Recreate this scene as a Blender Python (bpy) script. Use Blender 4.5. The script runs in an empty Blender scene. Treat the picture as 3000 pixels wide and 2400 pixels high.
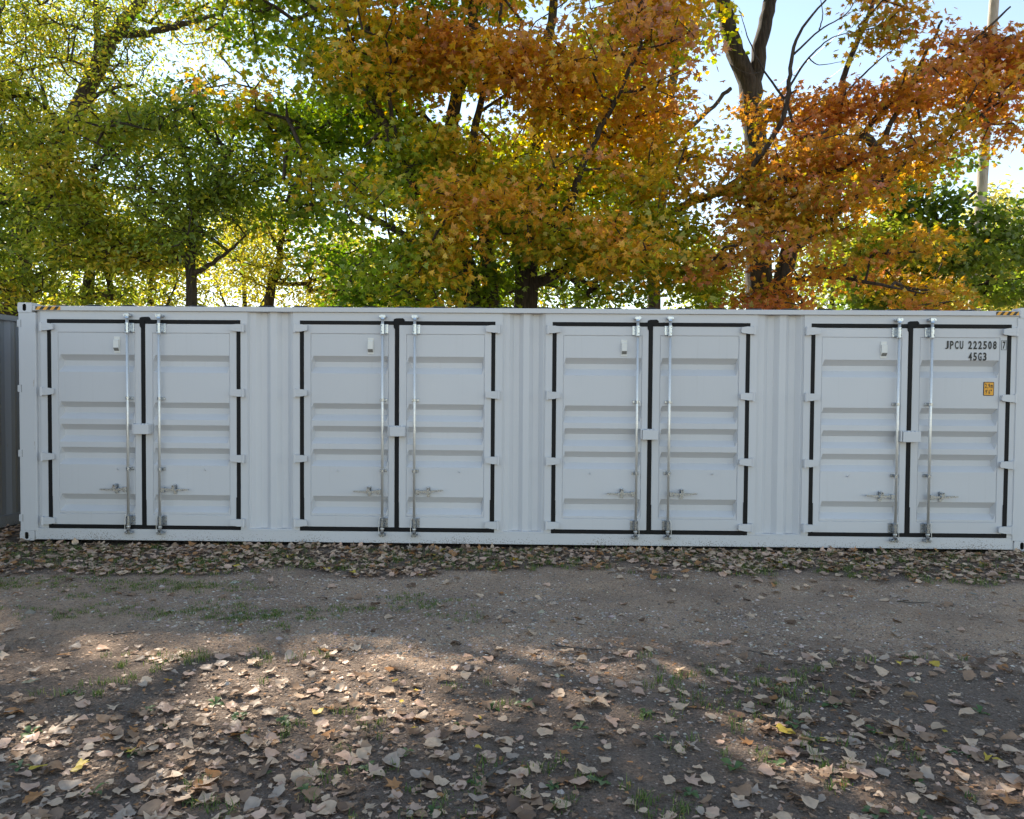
import bpy, bmesh, math, random
import numpy as np
from mathutils import Vector, Matrix

random.seed(7)
rng = np.random.default_rng(11)
PI = math.pi
rad = math.radians
scene = bpy.context.scene
C = scene.collection

# ------------------------------------------------------------------ camera
F_PX = 2200.0
CAM = np.array([6.1522, -9.0436, 1.8944])
YAW, PITCH, ROLL = 0.0167, -0.0276, -0.0073


def cam_matrix():
    cy, sy = math.cos(YAW), math.sin(YAW)
    cp, sp = math.cos(PITCH), math.sin(PITCH)
    cr, sr = math.cos(ROLL), math.sin(ROLL)
    Rz = np.array([[cy, -sy, 0], [sy, cy, 0], [0, 0, 1]])
    Rx = np.array([[1, 0, 0], [0, cp, -sp], [0, sp, cp]])
    Ry = np.array([[cr, 0, sr], [0, 1, 0], [-sr, 0, cr]])
    return Rz @ Rx @ Ry


RM = cam_matrix()
cd = bpy.data.cameras.new('camera')
cam = bpy.data.objects.new('camera', cd)
C.objects.link(cam)
m = Matrix.Identity(4)
xax, yax, zax = RM[:, 0], RM[:, 2], -RM[:, 1]
for r in range(3):
    m[r][0], m[r][1], m[r][2], m[r][3] = xax[r], yax[r], zax[r], CAM[r]
cam.matrix_world = m
cd.sensor_fit = 'HORIZONTAL'
cd.sensor_width = 36.0
cd.lens = 36.0 * F_PX / 3000.0
cd.clip_start = 0.05
cd.clip_end = 3000
scene.camera = cam


def at(px, py, Y):
    """world point seen at photo pixel (px, py) on the plane y = Y"""
    d = RM @ np.array([(px - 1500) / F_PX, 1.0, -(py - 1200) / F_PX])
    t = (Y - CAM[1]) / d[1]
    return CAM + t * d


def project(P):
    v = (P - CAM) @ RM
    return 1500 + F_PX * v[..., 0] / v[..., 1], 1200 - F_PX * v[..., 2] / v[..., 1], v[..., 1]


# ------------------------------------------------------------------ world, sun, exposure
SUN_EL, SUN_AZ = rad(37.0), rad(-34.0)      # azimuth measured from +Y towards +X
world = bpy.data.worlds.new('World')
scene.world = world
world.use_nodes = True
nt = world.node_tree
nt.nodes.clear()
wo = nt.nodes.new('ShaderNodeOutputWorld')
bg = nt.nodes.new('ShaderNodeBackground')
sky = nt.nodes.new('ShaderNodeTexSky')
sky.sky_type = 'NISHITA'
sky.sun_disc = False
sky.sun_elevation = SUN_EL
sky.sun_rotation = SUN_AZ
sky.altitude = 200
sky.air_density = 1.0
sky.dust_density = 0.0
sky.ozone_density = 0.5
bg.inputs['Strength'].default_value = 0.13
wb = nt.nodes.new('ShaderNodeMix')          # white balance by tint: sky warmed against the clear-sky model
wb.data_type = 'RGBA'
wb.blend_type = 'MULTIPLY'
wb.inputs[0].default_value = 1.0
wb.inputs[7].default_value = (1.13, 1.0, 0.86, 1.0)
nt.links.new(sky.outputs[0], wb.inputs[6])
nt.links.new(wb.outputs[2], bg.inputs[0])
nt.links.new(bg.outputs[0], wo.inputs[0])

sl = bpy.data.lights.new('sun', 'SUN')
sl.energy = 5.0
sl.angle = rad(0.53)
sl.color = (1.0, 0.89, 0.74)
sun = bpy.data.objects.new('sun', sl)
C.objects.link(sun)
sdir = Vector((math.sin(SUN_AZ) * math.cos(SUN_EL), math.cos(SUN_AZ) * math.cos(SUN_EL), math.sin(SUN_EL)))
sun.rotation_euler = sdir.to_track_quat('Z', 'Y').to_euler()
sun.location = (-10, 30, 25)

vs = scene.view_settings
scene.display_settings.display_device = 'sRGB'
vs.view_transform = 'Standard'
vs.look = 'None'
vs.gamma = 1.0
vs.use_curve_mapping = False
vs.exposure = 1.35
scene.cycles.use_denoising = True
scene.cycles.max_bounces = 6
scene.cycles.diffuse_bounces = 3
scene.cycles.transmission_bounces = 6
scene.cycles.transparent_max_bounces = 4
scene.cycles.sample_clamp_indirect = 6.0


# openings cut out of the crowns to place sun flecks on the ground (point on the ground, radius)
def ground_at(px, py, z=0.0):
    d = RM @ np.array([(px - 1500) / F_PX, 1.0, -(py - 1200) / F_PX])
    return CAM + (z - CAM[2]) / d[2] * d


SUN_V = np.array(sdir)
FLECKS = [(ground_at(a, b), r) for a, b, r in ((330, 1895, .20), (500, 1925, .17), (1120, 1925, .17), (1240, 1945, .12), (1410, 1915, .14), (1520, 1960, .16), (2020, 1965, .10), (2215, 2160, .2), (2300, 2215, .24),
          (2390, 2260, .24), (2480, 2300, .18), (90, 2190, .16), (240, 2245, .18), (400, 2290, .16), (120, 2340, .14), (560, 2330, .12), (620, 2100, .08), (1700, 2060, .07), (430, 2370, .12), (2990, 2380, .15))]


def in_fleck(P):
    hit = np.zeros(len(P), bool)
    for g, r in FLECKS:
        v = P - g
        t = v @ SUN_V
        hit |= (np.linalg.norm(v - t[:, None] * SUN_V, axis=1) < r) & (t > 0)
    return hit


# ------------------------------------------------------------------ material helpers
def new_mat(name):
    mt = bpy.data.materials.new(name)
    mt.use_nodes = True
    n = mt.node_tree
    return mt, n.nodes, n.links, n.nodes['Principled BSDF']


def N(nodes, t, **kw):
    nd = nodes.new(t)
    for k, v in kw.items():
        if k.startswith('i_'):
            nd.inputs[k[2:]].default_value = v
        else:
            setattr(nd, k, v)
    return nd


def ramp(nodes, stops, interp='LINEAR'):
    r = nodes.new('ShaderNodeValToRGB')
    r.color_ramp.interpolation = interp
    els = r.color_ramp.elements
    while len(els) < len(stops):
        els.new(0.5)
    for e, (p, c) in zip(els, stops):
        e.position = p
        e.color = tuple(c) + (1,) if len(c) == 3 else c
    return r


def mixc(nodes, links, fac, a, b, blend='MIX'):
    mx = nodes.new('ShaderNodeMix')
    mx.data_type = 'RGBA'
    mx.blend_type = blend
    for sock, val in ((0, fac), (6, a), (7, b)):
        if hasattr(val, 'links') or hasattr(val, 'is_linked'):
            links.new(val, mx.inputs[sock])
        elif isinstance(val, (int, float)):
            mx.inputs[sock].default_value = val
        else:
            mx.inputs[sock].default_value = tuple(val) + (1,)
    return mx.outputs[2]


def mmath(nodes, links, op, a, b=0.0, clamp=False):
    nd = nodes.new('ShaderNodeMath')
    nd.operation = op
    nd.use_clamp = clamp
    for i, v in enumerate((a, b)):
        if hasattr(v, 'is_linked'):
            links.new(v, nd.inputs[i])
        else:
            nd.inputs[i].default_value = v
    return nd.outputs[0]


def world_pos(nodes):
    return nodes.new('ShaderNodeNewGeometry').outputs['Position']


def paint_mat(name, col, rough=0.42, dirt=1.0):
    mt, nd, lk, b = new_mat(name)
    pos = world_pos(nd)
    n1 = N(nd, 'ShaderNodeTexNoise', i_Scale=1.3, i_Detail=4.0, i_Roughness=0.6)
    lk.new(pos, n1.inputs['Vector'])
    c1 = mixc(nd, lk, mmath(nd, lk, 'MULTIPLY', n1.outputs[0], 0.35), col, tuple(c * 0.86 for c in col))
    # vertical run-off streaks
    mp = N(nd, 'ShaderNodeMapping')
    mp.inputs['Scale'].default_value = (26, 26, 1.1)
    lk.new(pos, mp.inputs['Vector'])
    n2 = N(nd, 'ShaderNodeTexNoise', i_Scale=1.0, i_Detail=3.0)
    lk.new(mp.outputs[0], n2.inputs['Vector'])
    r2 = ramp(nd, [(0.58, (0, 0, 0)), (0.78, (1, 1, 1))])
    lk.new(n2.outputs[0], r2.inputs[0])
    c2 = mixc(nd, lk, mmath(nd, lk, 'MULTIPLY', r2.outputs[0], 0.07 * dirt), c1, (0.30, 0.28, 0.25))
    # mud splashes thrown up from the ground, fading out with height
    sp = N(nd, 'ShaderNodeSeparateXYZ')
    lk.new(pos, sp.inputs[0])
    n3 = N(nd, 'ShaderNodeTexNoise', i_Scale=75.0, i_Detail=2.0)
    lk.new(pos, n3.inputs['Vector'])
    n4 = N(nd, 'ShaderNodeTexNoise', i_Scale=1.6, i_Detail=3.0)
    lk.new(pos, n4.inputs['Vector'])
    low = mmath(nd, lk, 'MULTIPLY', mmath(nd, lk, 'SUBTRACT', 0.26, sp.outputs[2]), 2.0, True)
    low = mmath(nd, lk, 'MULTIPLY', low, n4.outputs[0])
    th = mmath(nd, lk, 'GREATER_THAN', mmath(nd, lk, 'ADD', n3.outputs[0], low), 0.83)
    c3 = mixc(nd, lk, mmath(nd, lk, 'MULTIPLY', th, 0.7 * dirt), c2, (0.16, 0.12, 0.09))
    # sparse scuffs
    n5 = N(nd, 'ShaderNodeTexNoise', i_Scale=9.0, i_Detail=8.0, i_Roughness=0.75)
    lk.new(pos, n5.inputs['Vector'])
    th5 = mmath(nd, lk, 'GREATER_THAN', n5.outputs[0], 0.735)
    c4 = mixc(nd, lk, mmath(nd, lk, 'MULTIPLY', th5, 0.55 * dirt), c3, (0.33, 0.30, 0.27))
    # thin rust creeping from the upper end of the left post, and small tone steps between separately painted pieces
    oi = N(nd, 'ShaderNodeObjectInfo')
    hs = N(nd, 'ShaderNodeHueSaturation')
    lk.new(mmath(nd, lk, 'ADD', mmath(nd, lk, 'MULTIPLY', oi.outputs['Random'], 0.07), 0.965), hs.inputs['Value'])
    lk.new(c4, hs.inputs['Color'])
    mr = N(nd, 'ShaderNodeMapping')
    mr.inputs['Scale'].default_value = (30, 30, 3.0)
    lk.new(pos, mr.inputs['Vector'])
    nr = N(nd, 'ShaderNodeTexNoise', i_Scale=1.0, i_Detail=5.0, i_Roughness=0.7)
    lk.new(mr.outputs[0], nr.inputs['Vector'])
    rx_ = mmath(nd, lk, 'LESS_THAN', sp.outputs[0], 0.22)
    rs = mmath(nd, lk, 'MULTIPLY', mmath(nd, lk, 'GREATER_THAN', nr.outputs[0], 0.685), rx_)
    c4 = mixc(nd, lk, mmath(nd, lk, 'MULTIPLY', rs, 0.55 * dirt), hs.outputs[0], (0.24, 0.13, 0.07))
    lk.new(c4, b.inputs['Base Color'])
    rr = mmath(nd, lk, 'ADD', mmath(nd, lk, 'MULTIPLY', n1.outputs[0], 0.22), rough - 0.08)
    lk.new(rr, b.inputs['Roughness'])
    bp = N(nd, 'ShaderNodeBump', i_Strength=0.06, i_Distance=0.02)
    n6 = N(nd, 'ShaderNodeTexNoise', i_Scale=3.5, i_Detail=5.0)
    lk.new(pos, n6.inputs['Vector'])
    lk.new(n6.outputs[0], bp.inputs['Height'])
    lk.new(bp.outputs[0], b.inputs['Normal'])
    return mt


def simple_mat(name, col, rough=0.6, metal=0.0, noise=0.15, scale=20.0, bump=0.0):
    mt, nd, lk, b = new_mat(name)
    pos = world_pos(nd)
    n1 = N(nd, 'ShaderNodeTexNoise', i_Scale=scale, i_Detail=4.0)
    lk.new(pos, n1.inputs['Vector'])
    c = mixc(nd, lk, n1.outputs[0], tuple(x * (1 + noise) for x in col), tuple(x * (1 - noise) for x in col))
    lk.new(c, b.inputs['Base Color'])
    rr = mmath(nd, lk, 'ADD', mmath(nd, lk, 'MULTIPLY', n1.outputs[0], 0.15), rough - 0.07)
    lk.new(rr, b.inputs['Roughness'])
    b.inputs['Metallic'].default_value = metal
    if bump:
        bp = N(nd, 'ShaderNodeBump', i_Strength=bump, i_Distance=0.01)
        lk.new(n1.outputs[0], bp.inputs['Height'])
        lk.new(bp.outputs[0], b.inputs['Normal'])
    return mt


def leaf_mat(name, trans=0.45, gloss=0.06, sat=1.35):
    mt = bpy.data.materials.new(name)
    mt.use_nodes = True
    nd, lk = mt.node_tree.nodes, mt.node_tree.links
    nd.clear()
    out = nd.new('ShaderNodeOutputMaterial')
    at_ = N(nd, 'ShaderNodeAttribute', attribute_name='Col')
    n1 = N(nd, 'ShaderNodeTexNoise', i_Scale=35.0, i_Detail=2.0)
    lk.new(world_pos(nd), n1.inputs['Vector'])
    v = mmath(nd, lk, 'ADD', mmath(nd, lk, 'MULTIPLY', n1.outputs[0], 0.6), 0.7)
    hsv = N(nd, 'ShaderNodeHueSaturation')
    lk.new(at_.outputs['Color'], hsv.inputs['Color'])
    lk.new(v, hsv.inputs['Value'])
    hs2 = N(nd, 'ShaderNodeHueSaturation', i_Saturation=1.05, i_Value=sat)
    lk.new(hsv.outputs[0], hs2.inputs['Color'])
    df = nd.new('ShaderNodeBsdfDiffuse')
    tr = nd.new('ShaderNodeBsdfTranslucent')
    gl = N(nd, 'ShaderNodeBsdfGlossy', i_Roughness=0.45)
    lk.new(hsv.outputs[0], df.inputs[0])
    lk.new(hs2.outputs[0], tr.inputs[0])
    m1 = N(nd, 'ShaderNodeMixShader', i_Fac=trans)
    lk.new(df.outputs[0], m1.inputs[1])
    lk.new(tr.outputs[0], m1.inputs[2])
    m2 = N(nd, 'ShaderNodeMixShader', i_Fac=gloss)
    lk.new(m1.outputs[0], m2.inputs[1])
    lk.new(gl.outputs[0], m2.inputs[2])
    lk.new(m2.outputs[0], out.inputs[0])
    return mt


def bark_mat(name, c0, c1, scale=9.0):
    mt, nd, lk, b = new_mat(name)
    pos = world_pos(nd)
    mp = N(nd, 'ShaderNodeMapping')
    mp.inputs['Scale'].default_value = (1, 1, 0.16)
    lk.new(pos, mp.inputs['Vector'])
    n1 = N(nd, 'ShaderNodeTexNoise', i_Scale=scale * 2.2, i_Detail=7.0, i_Roughness=0.65)
    lk.new(mp.outputs[0], n1.inputs['Vector'])
    r = ramp(nd, [(0.36, c0), (0.66, c1)])
    lk.new(n1.outputs[0], r.inputs[0])
    lk.new(r.outputs[0], b.inputs['Base Color'])
    b.inputs['Roughness'].default_value = 0.9
    bp = N(nd, 'ShaderNodeBump', i_Strength=0.9, i_Distance=0.04)
    lk.new(n1.outputs[0], bp.inputs['Height'])
    lk.new(bp.outputs[0], b.inputs['Normal'])
    return mt


M = {}
M['paint'] = paint_mat('container_paint', (0.60, 0.61, 0.635))
M['paint_shaded'] = paint_mat('neighbour_paint_shaded', (0.27, 0.275, 0.29), 0.5)  # the same grey darkened, its shade put into the colour
M['seal'] = simple_mat('black_rubber', (0.012, 0.012, 0.013), 0.55, 0, 0.3, 30, 0.1)
M['seal'].node_tree.nodes['Principled BSDF'].inputs['Specular IOR Level'].default_value = 0.15
M['steel'] = simple_mat('galvanised_steel', (0.78, 0.775, 0.75), 0.46, 0.72, 0.10, 45, 0.03)
M['zinc'] = simple_mat('zinc_plate', (0.40, 0.44, 0.50), 0.28, 1.0, 0.12, 60, 0.05)
M['bolt'] = simple_mat('dark_bolt', (0.16, 0.16, 0.16), 0.5, 0.7, 0.2, 60)
M['vent'] = simple_mat('vent_plastic', (0.74, 0.735, 0.70), 0.5, 0, 0.05, 30)
M['grille'] = simple_mat('vent_grille', (0.22, 0.22, 0.21), 0.6, 0, 0.35, 160)
M['black'] = simple_mat('black_vinyl', (0.010, 0.010, 0.011), 0.45, 0, 0.2, 40)
M['yellow'] = simple_mat('amber_vinyl', (0.78, 0.36, 0.02), 0.4, 0, 0.06, 40)
M['dark'] = simple_mat('dark_parts_hole_shade', (0.02, 0.02, 0.02), 0.9)  # near-black for dark parts; also the shade in casting holes and lug gaps
M['wood'] = bark_mat('pole_wood', (0.30, 0.26, 0.21), (0.50, 0.45, 0.38), 5.0)
M['wire'] = simple_mat('wire_aluminium', (0.55, 0.55, 0.55), 0.5, 0.3)
M['porcelain'] = simple_mat('porcelain', (0.35, 0.36, 0.37), 0.3)
M['bark'] = bark_mat('maple_bark', (0.022, 0.017, 0.013), (0.080, 0.064, 0.050))
M['bark_grey'] = bark_mat('grey_bark', (0.05, 0.042, 0.034), (0.16, 0.135, 0.11))
M['leaf'] = leaf_mat('tree_leaf', 0.5, 0.05, 1.5)
M['dry'] = leaf_mat('fallen_leaf', 0.12, 0.04, 1.0)
M['blade'] = leaf_mat('grass_blade', 0.3, 0.04, 1.2)
M['stone'] = None


def stone_mat():
    mt, nd, lk, b = new_mat('gravel_stone')
    a = N(nd, 'ShaderNodeAttribute', attribute_name='Col')
    n1 = N(nd, 'ShaderNodeTexNoise', i_Scale=90.0, i_Detail=3.0)
    lk.new(world_pos(nd), n1.inputs['Vector'])
    hsv = N(nd, 'ShaderNodeHueSaturation')
    lk.new(a.outputs['Color'], hsv.inputs['Color'])
    lk.new(mmath(nd, lk, 'ADD', mmath(nd, lk, 'MULTIPLY', n1.outputs[0], 0.7), 0.65), hsv.inputs['Value'])
    lk.new(hsv.outputs[0], b.inputs['Base Color'])
    b.inputs['Roughness'].default_value = 0.85
    return mt


M['stone'] = stone_mat()


# ------------------------------------------------------------------ mesh helpers
def link(name, me, mat=None, parent=None):
    o = bpy.data.objects.new(name, me)
    C.objects.link(o)
    if mat is not None and me is not None and not me.materials:
        me.materials.append(mat)
    if parent is not None:
        o.parent = parent
    return o


def bm_mesh(name, bm, smooth=False):
    bmesh.ops.recalc_face_normals(bm, faces=bm.faces)
    me = bpy.data.meshes.new(name)
    bm.to_mesh(me)
    bm.free()
    if smooth:
        me.polygons.foreach_set('use_smooth', [True] * len(me.polygons))
    return me


def empty(name, loc=(0, 0, 0), parent=None):
    o = bpy.data.objects.new(name, None)
    o.empty_display_size = 0.2
    C.objects.link(o)
    o.location = loc
    o.parent = parent
    return o


def tag(o, label=None, cat=None, group=None, kind=None):
    if label:
        o['label'] = label
    if cat:
        o['category'] = cat
    if group:
        o['group'] = group
    if kind:
        o['kind'] = kind
    return o


def box(bm, x0, x1, y0, y1, z0, z1, bev=0.0):
    r = bmesh.ops.create_cube(bm, size=1.0)
    for v in r['verts']:
        v.co = Vector(((x0 + x1) / 2 + v.co.x * (x1 - x0), (y0 + y1) / 2 + v.co.y * (y1 - y0), (z0 + z1) / 2 + v.co.z * (z1 - z0)))
    if bev:
        es = list({e for v in r['verts'] for e in v.link_edges})
        bmesh.ops.bevel(bm, geom=es, offset=bev, segments=2, affect='EDGES', profile=0.5)


def cyl(bm, p0, p1, r0, r1=None, n=10):
    p0, p1 = Vector(p0), Vector(p1)
    d = p1 - p0
    q = d.to_track_quat('Z', 'Y').to_matrix().to_4x4()
    mat = Matrix.Translation((p0 + p1) / 2) @ q
    bmesh.ops.create_cone(bm, cap_ends=True, segments=n, radius1=r0, radius2=r0 if r1 is None else r1, depth=d.length, matrix=mat)


def prism(bm, poly, y0, y1):
    """polygon in x-z extruded along y"""
    a = [bm.verts.new((x, y0, z)) for x, z in poly]
    b = [bm.verts.new((x, y1, z)) for x, z in poly]
    bm.faces.new(a)
    bm.faces.new(b[::-1])
    n = len(poly)
    for i in range(n):
        j = (i + 1) % n
        bm.faces.new((a[i], b[i], b[j], a[j]))


def tube(bm, pts, r, n=6):
    for a, b in zip(pts[:-1], pts[1:]):
        cyl(bm, a, b, r, r, n)


def np_mesh(name, V, T, col=None, smooth=False):
    """V (n,3), T (m,3) or (m,4) index array, col (n,3) per-vertex colour"""
    V = np.asarray(V, np.float32)
    T = np.asarray(T, np.int32)
    k = T.shape[1]
    me = bpy.data.meshes.new(name)
    me.vertices.add(len(V))
    me.vertices.foreach_set('co', V.ravel())
    me.loops.add(T.size)
    me.loops.foreach_set('vertex_index', T.ravel())
    me.polygons.add(len(T))
    me.polygons.foreach_set('loop_start', np.arange(0, T.size, k, dtype=np.int32))
    if col is not None:
        ca = me.color_attributes.new('Col', 'FLOAT_COLOR', 'POINT')
        rgba = np.ones((len(V), 4), np.float32)
        rgba[:, :3] = col
        ca.data.foreach_set('color', rgba.ravel())
    me.update(calc_edges=True)
    me.polygons.foreach_set('use_smooth', np.full(len(T), bool(smooth)))
    return me


# value noise for terrain and placement
def vnoise(x, y, seed=0):
    x = np.asarray(x, float)
    y = np.asarray(y, float)
    xi, yi = np.floor(x).astype(np.int64), np.floor(y).astype(np.int64)
    xf, yf = x - xi, y - yi
    xf = xf * xf * (3 - 2 * xf)
    yf = yf * yf * (3 - 2 * yf)

    def h(a, b):
        n = (a * 374761393 + b * 668265263 + seed * 974634777) & 0x7fffffff
        n = ((n ^ (n >> 13)) * 1274126177) & 0x7fffffff
        return ((n ^ (n >> 16)) & 0xffff) / 65535.0
    return (h(xi, yi) * (1 - xf) + h(xi + 1, yi) * xf) * (1 - yf) + (h(xi, yi + 1) * (1 - xf) + h(xi + 1, yi + 1) * xf) * yf


def fbm(x, y, seed=0, o=4):
    s, a, t = 0.0, 0.5, 0.0
    for k in range(o):
        s = s + a * vnoise(np.asarray(x) * 2 ** k, np.asarray(y) * 2 ** k, seed + k)
        t += a
        a *= 0.5
    return s / t


def ground_h(x, y):
    x = np.asarray(x, float)
    y = np.asarray(y, float)
    near = np.clip((9 - np.abs(y + 4)) / 4, 0, 1) * np.clip((16 - np.abs(x - 6)) / 6, 0, 1)
    h = -0.045 + 0.09 * np.clip((-2.5 - y) / 4, 0, 1)
    h = h + near * (0.05 * (fbm(x * 0.6, y * 0.9, 3) - 0.5) + 0.045 * (fbm(x * 4, y * 4, 5, 3) - 0.5))
    # shallow wheel ruts of the track
    h = h - near * 0.025 * np.exp(-((y + 1.9 + 0.15 * np.sin(x * 0.5)) / 0.25) ** 2)
    h = h - near * 0.03 * np.exp(-((y + 3.5 + 0.2 * np.sin(x * 0.4 + 1)) / 0.3) ** 2)
    # keep clear of the container floor
    under = (x > -0.3) & (x < 12.5) & (y > -0.12) & (y < 2.6)
    h = np.where(under, np.minimum(h, -0.035), h)
    return h


def gravel_w(x, y):
    """1 on the gravel track, 0 in the litter"""
    x = np.asarray(x, float)
    y = np.asarray(y, float)
    far_edge = -1.12 + 0.55 * np.exp(-((x - 6.9) / 1.0) ** 2) + 1.3 * (fbm(x * 1.1, y * 1.6, 21) - 0.5) + 0.25 * (x > 11)
    near_edge = -4.3 + 1.3 * (fbm(x * 0.7 + 9, y * 0.7, 31) - 0.5)
    a = np.clip((far_edge - y) / 0.4, 0, 1)
    b = np.clip((y - near_edge) / 1.3, 0, 1)
    return a * b


# ------------------------------------------------------------------ ground
def ground_mat():
    mt, nd, lk, b = new_mat('ground_soil')
    pos = world_pos(nd)
    a = N(nd, 'ShaderNodeAttribute', attribute_name='Col')
    sep = N(nd, 'ShaderNodeSeparateColor')
    lk.new(a.outputs['Color'], sep.inputs[0])
    g = sep.outputs[0]
    n1 = N(nd, 'ShaderNodeTexNoise', i_Scale=2.2, i_Detail=8.0, i_Roughness=0.65)
    n2 = N(nd, 'ShaderNodeTexNoise', i_Scale=38.0, i_Detail=5.0, i_Roughness=0.7)
    n3 = N(nd, 'ShaderNodeTexNoise', i_Scale=0.7, i_Detail=5.0, i_Roughness=0.6)
    vo = N(nd, 'ShaderNodeTexVoronoi', i_Scale=48.0)
    n7 = N(nd, 'ShaderNodeTexNoise', i_Scale=110.0, i_Detail=4.0, i_Roughness=0.75)
    vo2 = N(nd, 'ShaderNodeTexVoronoi', i_Scale=120.0)
    for t in (n1, n2, n3, n7, vo, vo2):
        lk.new(pos, t.inputs['Vector'])
    soil = ramp(nd, [(0.3, (0.095, 0.064, 0.045)), (0.50, (0.215, 0.150, 0.105)), (0.75, (0.37, 0.270, 0.195))])
    lk.new(n2.outputs[0], soil.inputs[0])
    soil2 = mixc(nd, lk, n1.outputs[0], soil.outputs[0], (0.165, 0.120, 0.088))
    grav = ramp(nd, [(0.0, (0.21, 0.144, 0.096)), (0.45, (0.48, 0.33, 0.218)), (0.8, (0.58, 0.415, 0.285)), (1.0, (0.66, 0.52, 0.39))])
    lk.new(vo2.outputs['Color'], grav.inputs[0])
    dust = ramp(nd, [(0.3, (0.39, 0.255, 0.165)), (0.7, (0.56, 0.385, 0.252))])
    lk.new(n2.outputs[0], dust.inputs[0])
    rr = ramp(nd, [(0.42, (0, 0, 0)), (0.6, (1, 1, 1))])
    lk.new(n1.outputs[0], rr.inputs[0])
    grav2 = mixc(nd, lk, mmath(nd, lk, 'MULTIPLY', rr.outputs[0], 0.8), dust.outputs[0], grav.outputs[0])
    # damp darker stains on the track
    r3 = ramp(nd, [(0.45, (0, 0, 0)), (0.68, (1, 1, 1))])
    lk.new(n3.outputs[0], r3.inputs[0])
    grav3 = mixc(nd, lk, mmath(nd, lk, 'MULTIPLY', r3.outputs[0], 0.6), grav2, (0.15, 0.105, 0.076))
    gm = mmath(nd, lk, 'ADD', g, mmath(nd, lk, 'MULTIPLY', mmath(nd, lk, 'SUBTRACT', n1.outputs[0], 0.5), 1.2))
    rg = ramp(nd, [(0.15, (0, 0, 0)), (0.85, (1, 1, 1))])
    lk.new(gm, rg.inputs[0])
    c = mixc(nd, lk, rg.outputs[0], soil2, grav3)
    # grit: single light and dark grains
    cell = N(nd, 'ShaderNodeSeparateColor')
    lk.new(vo.outputs['Color'], cell.inputs[0])
    lgt = mmath(nd, lk, 'GREATER_THAN', cell.outputs[0], 0.86)
    lgt = mmath(nd, lk, 'MULTIPLY', lgt, mmath(nd, lk, 'LESS_THAN', vo.outputs['Distance'], 0.34))
    c = mixc(nd, lk, mmath(nd, lk, 'MULTIPLY', lgt, 0.65), c, (0.50, 0.42, 0.34))
    drk = mmath(nd, lk, 'LESS_THAN', cell.outputs[1], 0.20)
    drk = mmath(nd, lk, 'MULTIPLY', drk, mmath(nd, lk, 'LESS_THAN', vo.outputs['Distance'], 0.45))
    c = mixc(nd, lk, mmath(nd, lk, 'MULTIPLY', drk, 0.55), c, (0.07, 0.05, 0.036))
    r7 = ramp(nd, [(0.32, (0.45, 0.45, 0.45)), (0.68, (1.5, 1.5, 1.5))])
    lk.new(n7.outputs[0], r7.inputs[0])
    c = mixc(nd, lk, 0.85, c, r7.outputs[0], 'MULTIPLY')
    lk.new(c, b.inputs['Base Color'])
    b.inputs['Roughness'].default_value = 0.95
    h = mmath(nd, lk, 'ADD', mmath(nd, lk, 'MULTIPLY', n2.outputs[0], 0.9), mmath(nd, lk, 'MULTIPLY', vo.outputs['Distance'], 0.5))
    bp = N(nd, 'ShaderNodeBump', i_Strength=1.0, i_Distance=0.03)
    lk.new(h, bp.inputs['Height'])
    lk.new(bp.outputs[0], b.inputs['Normal'])
    return mt


def axis(a, b, step, lo, hi):
    mid = list(np.arange(a, b + 1e-6, step))
    s, x, left = step, a, []
    while x > lo:
        s *= 1.25
        x -= s
        left.append(x)
    s, x, right = step, b, []
    while x < hi:
        s *= 1.25
        x += s
        right.append(x)
    return np.array(left[::-1] + mid + right)


gx = axis(-2.5, 15.0, 0.06, -900, 900)
gy = axis(-7.2, 0.6, 0.05, -300, 1500)
GX, GY = np.meshgrid(gx, gy)
GZ = ground_h(GX, GY)
V = np.stack([GX.ravel(), GY.ravel(), GZ.ravel()], 1)
nx, ny = len(gx), len(gy)
ii = (np.arange(ny - 1)[:, None] * nx + np.arange(nx - 1)[None, :]).ravel()
T = np.stack([ii, ii + 1, ii + nx + 1, ii + nx], 1)
gw = gravel_w(GX.ravel(), GY.ravel())
me = np_mesh('ground', V, T, np.stack([gw, gw, gw], 1), True)
ground = link('ground', me, ground_mat())
tag(ground, 'grey brown dirt and gravel yard in front of the containers', None, None, 'structure')

# ------------------------------------------------------------------ shipping container
L_, H_, W_ = 12.192, 2.896, 2.438
XL = [0.3495, 3.4337, 6.4815, 9.5694]
cont = empty('shipping_container', (0, 0, 0))
tag(cont, 'long light grey steel shipping container with four pairs of side doors', 'container')


def part(name, bm, mat, parent=None, smooth=False):
    return link(name, bm_mesh(name, bm, smooth), mat, parent if parent is not None else cont)


# corner posts
for (x0, x1) in ((0.004, 0.215), (11.995, 12.188)):
    bm = bmesh.new()
    box(bm, x0, x1, -0.012, 0.16, 0.118, 2.778, 0.006)
    part('corner_post', bm, M['paint'])
    bm = bmesh.new()
    box(bm, x0, x1, W_ - 0.16, W_ - 0.005, 0.118, 2.778, 0.006)
    part('corner_post', bm, M['paint'])
# recessed angle beside each front post
bm = bmesh.new()
prism(bm, [(0.2152, 0.15), (0.2665, 0.15), (0.2665, 2.799), (0.2152, 2.799)], 0.028, 0.06)
part('post_angle', bm, M['paint'])


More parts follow.
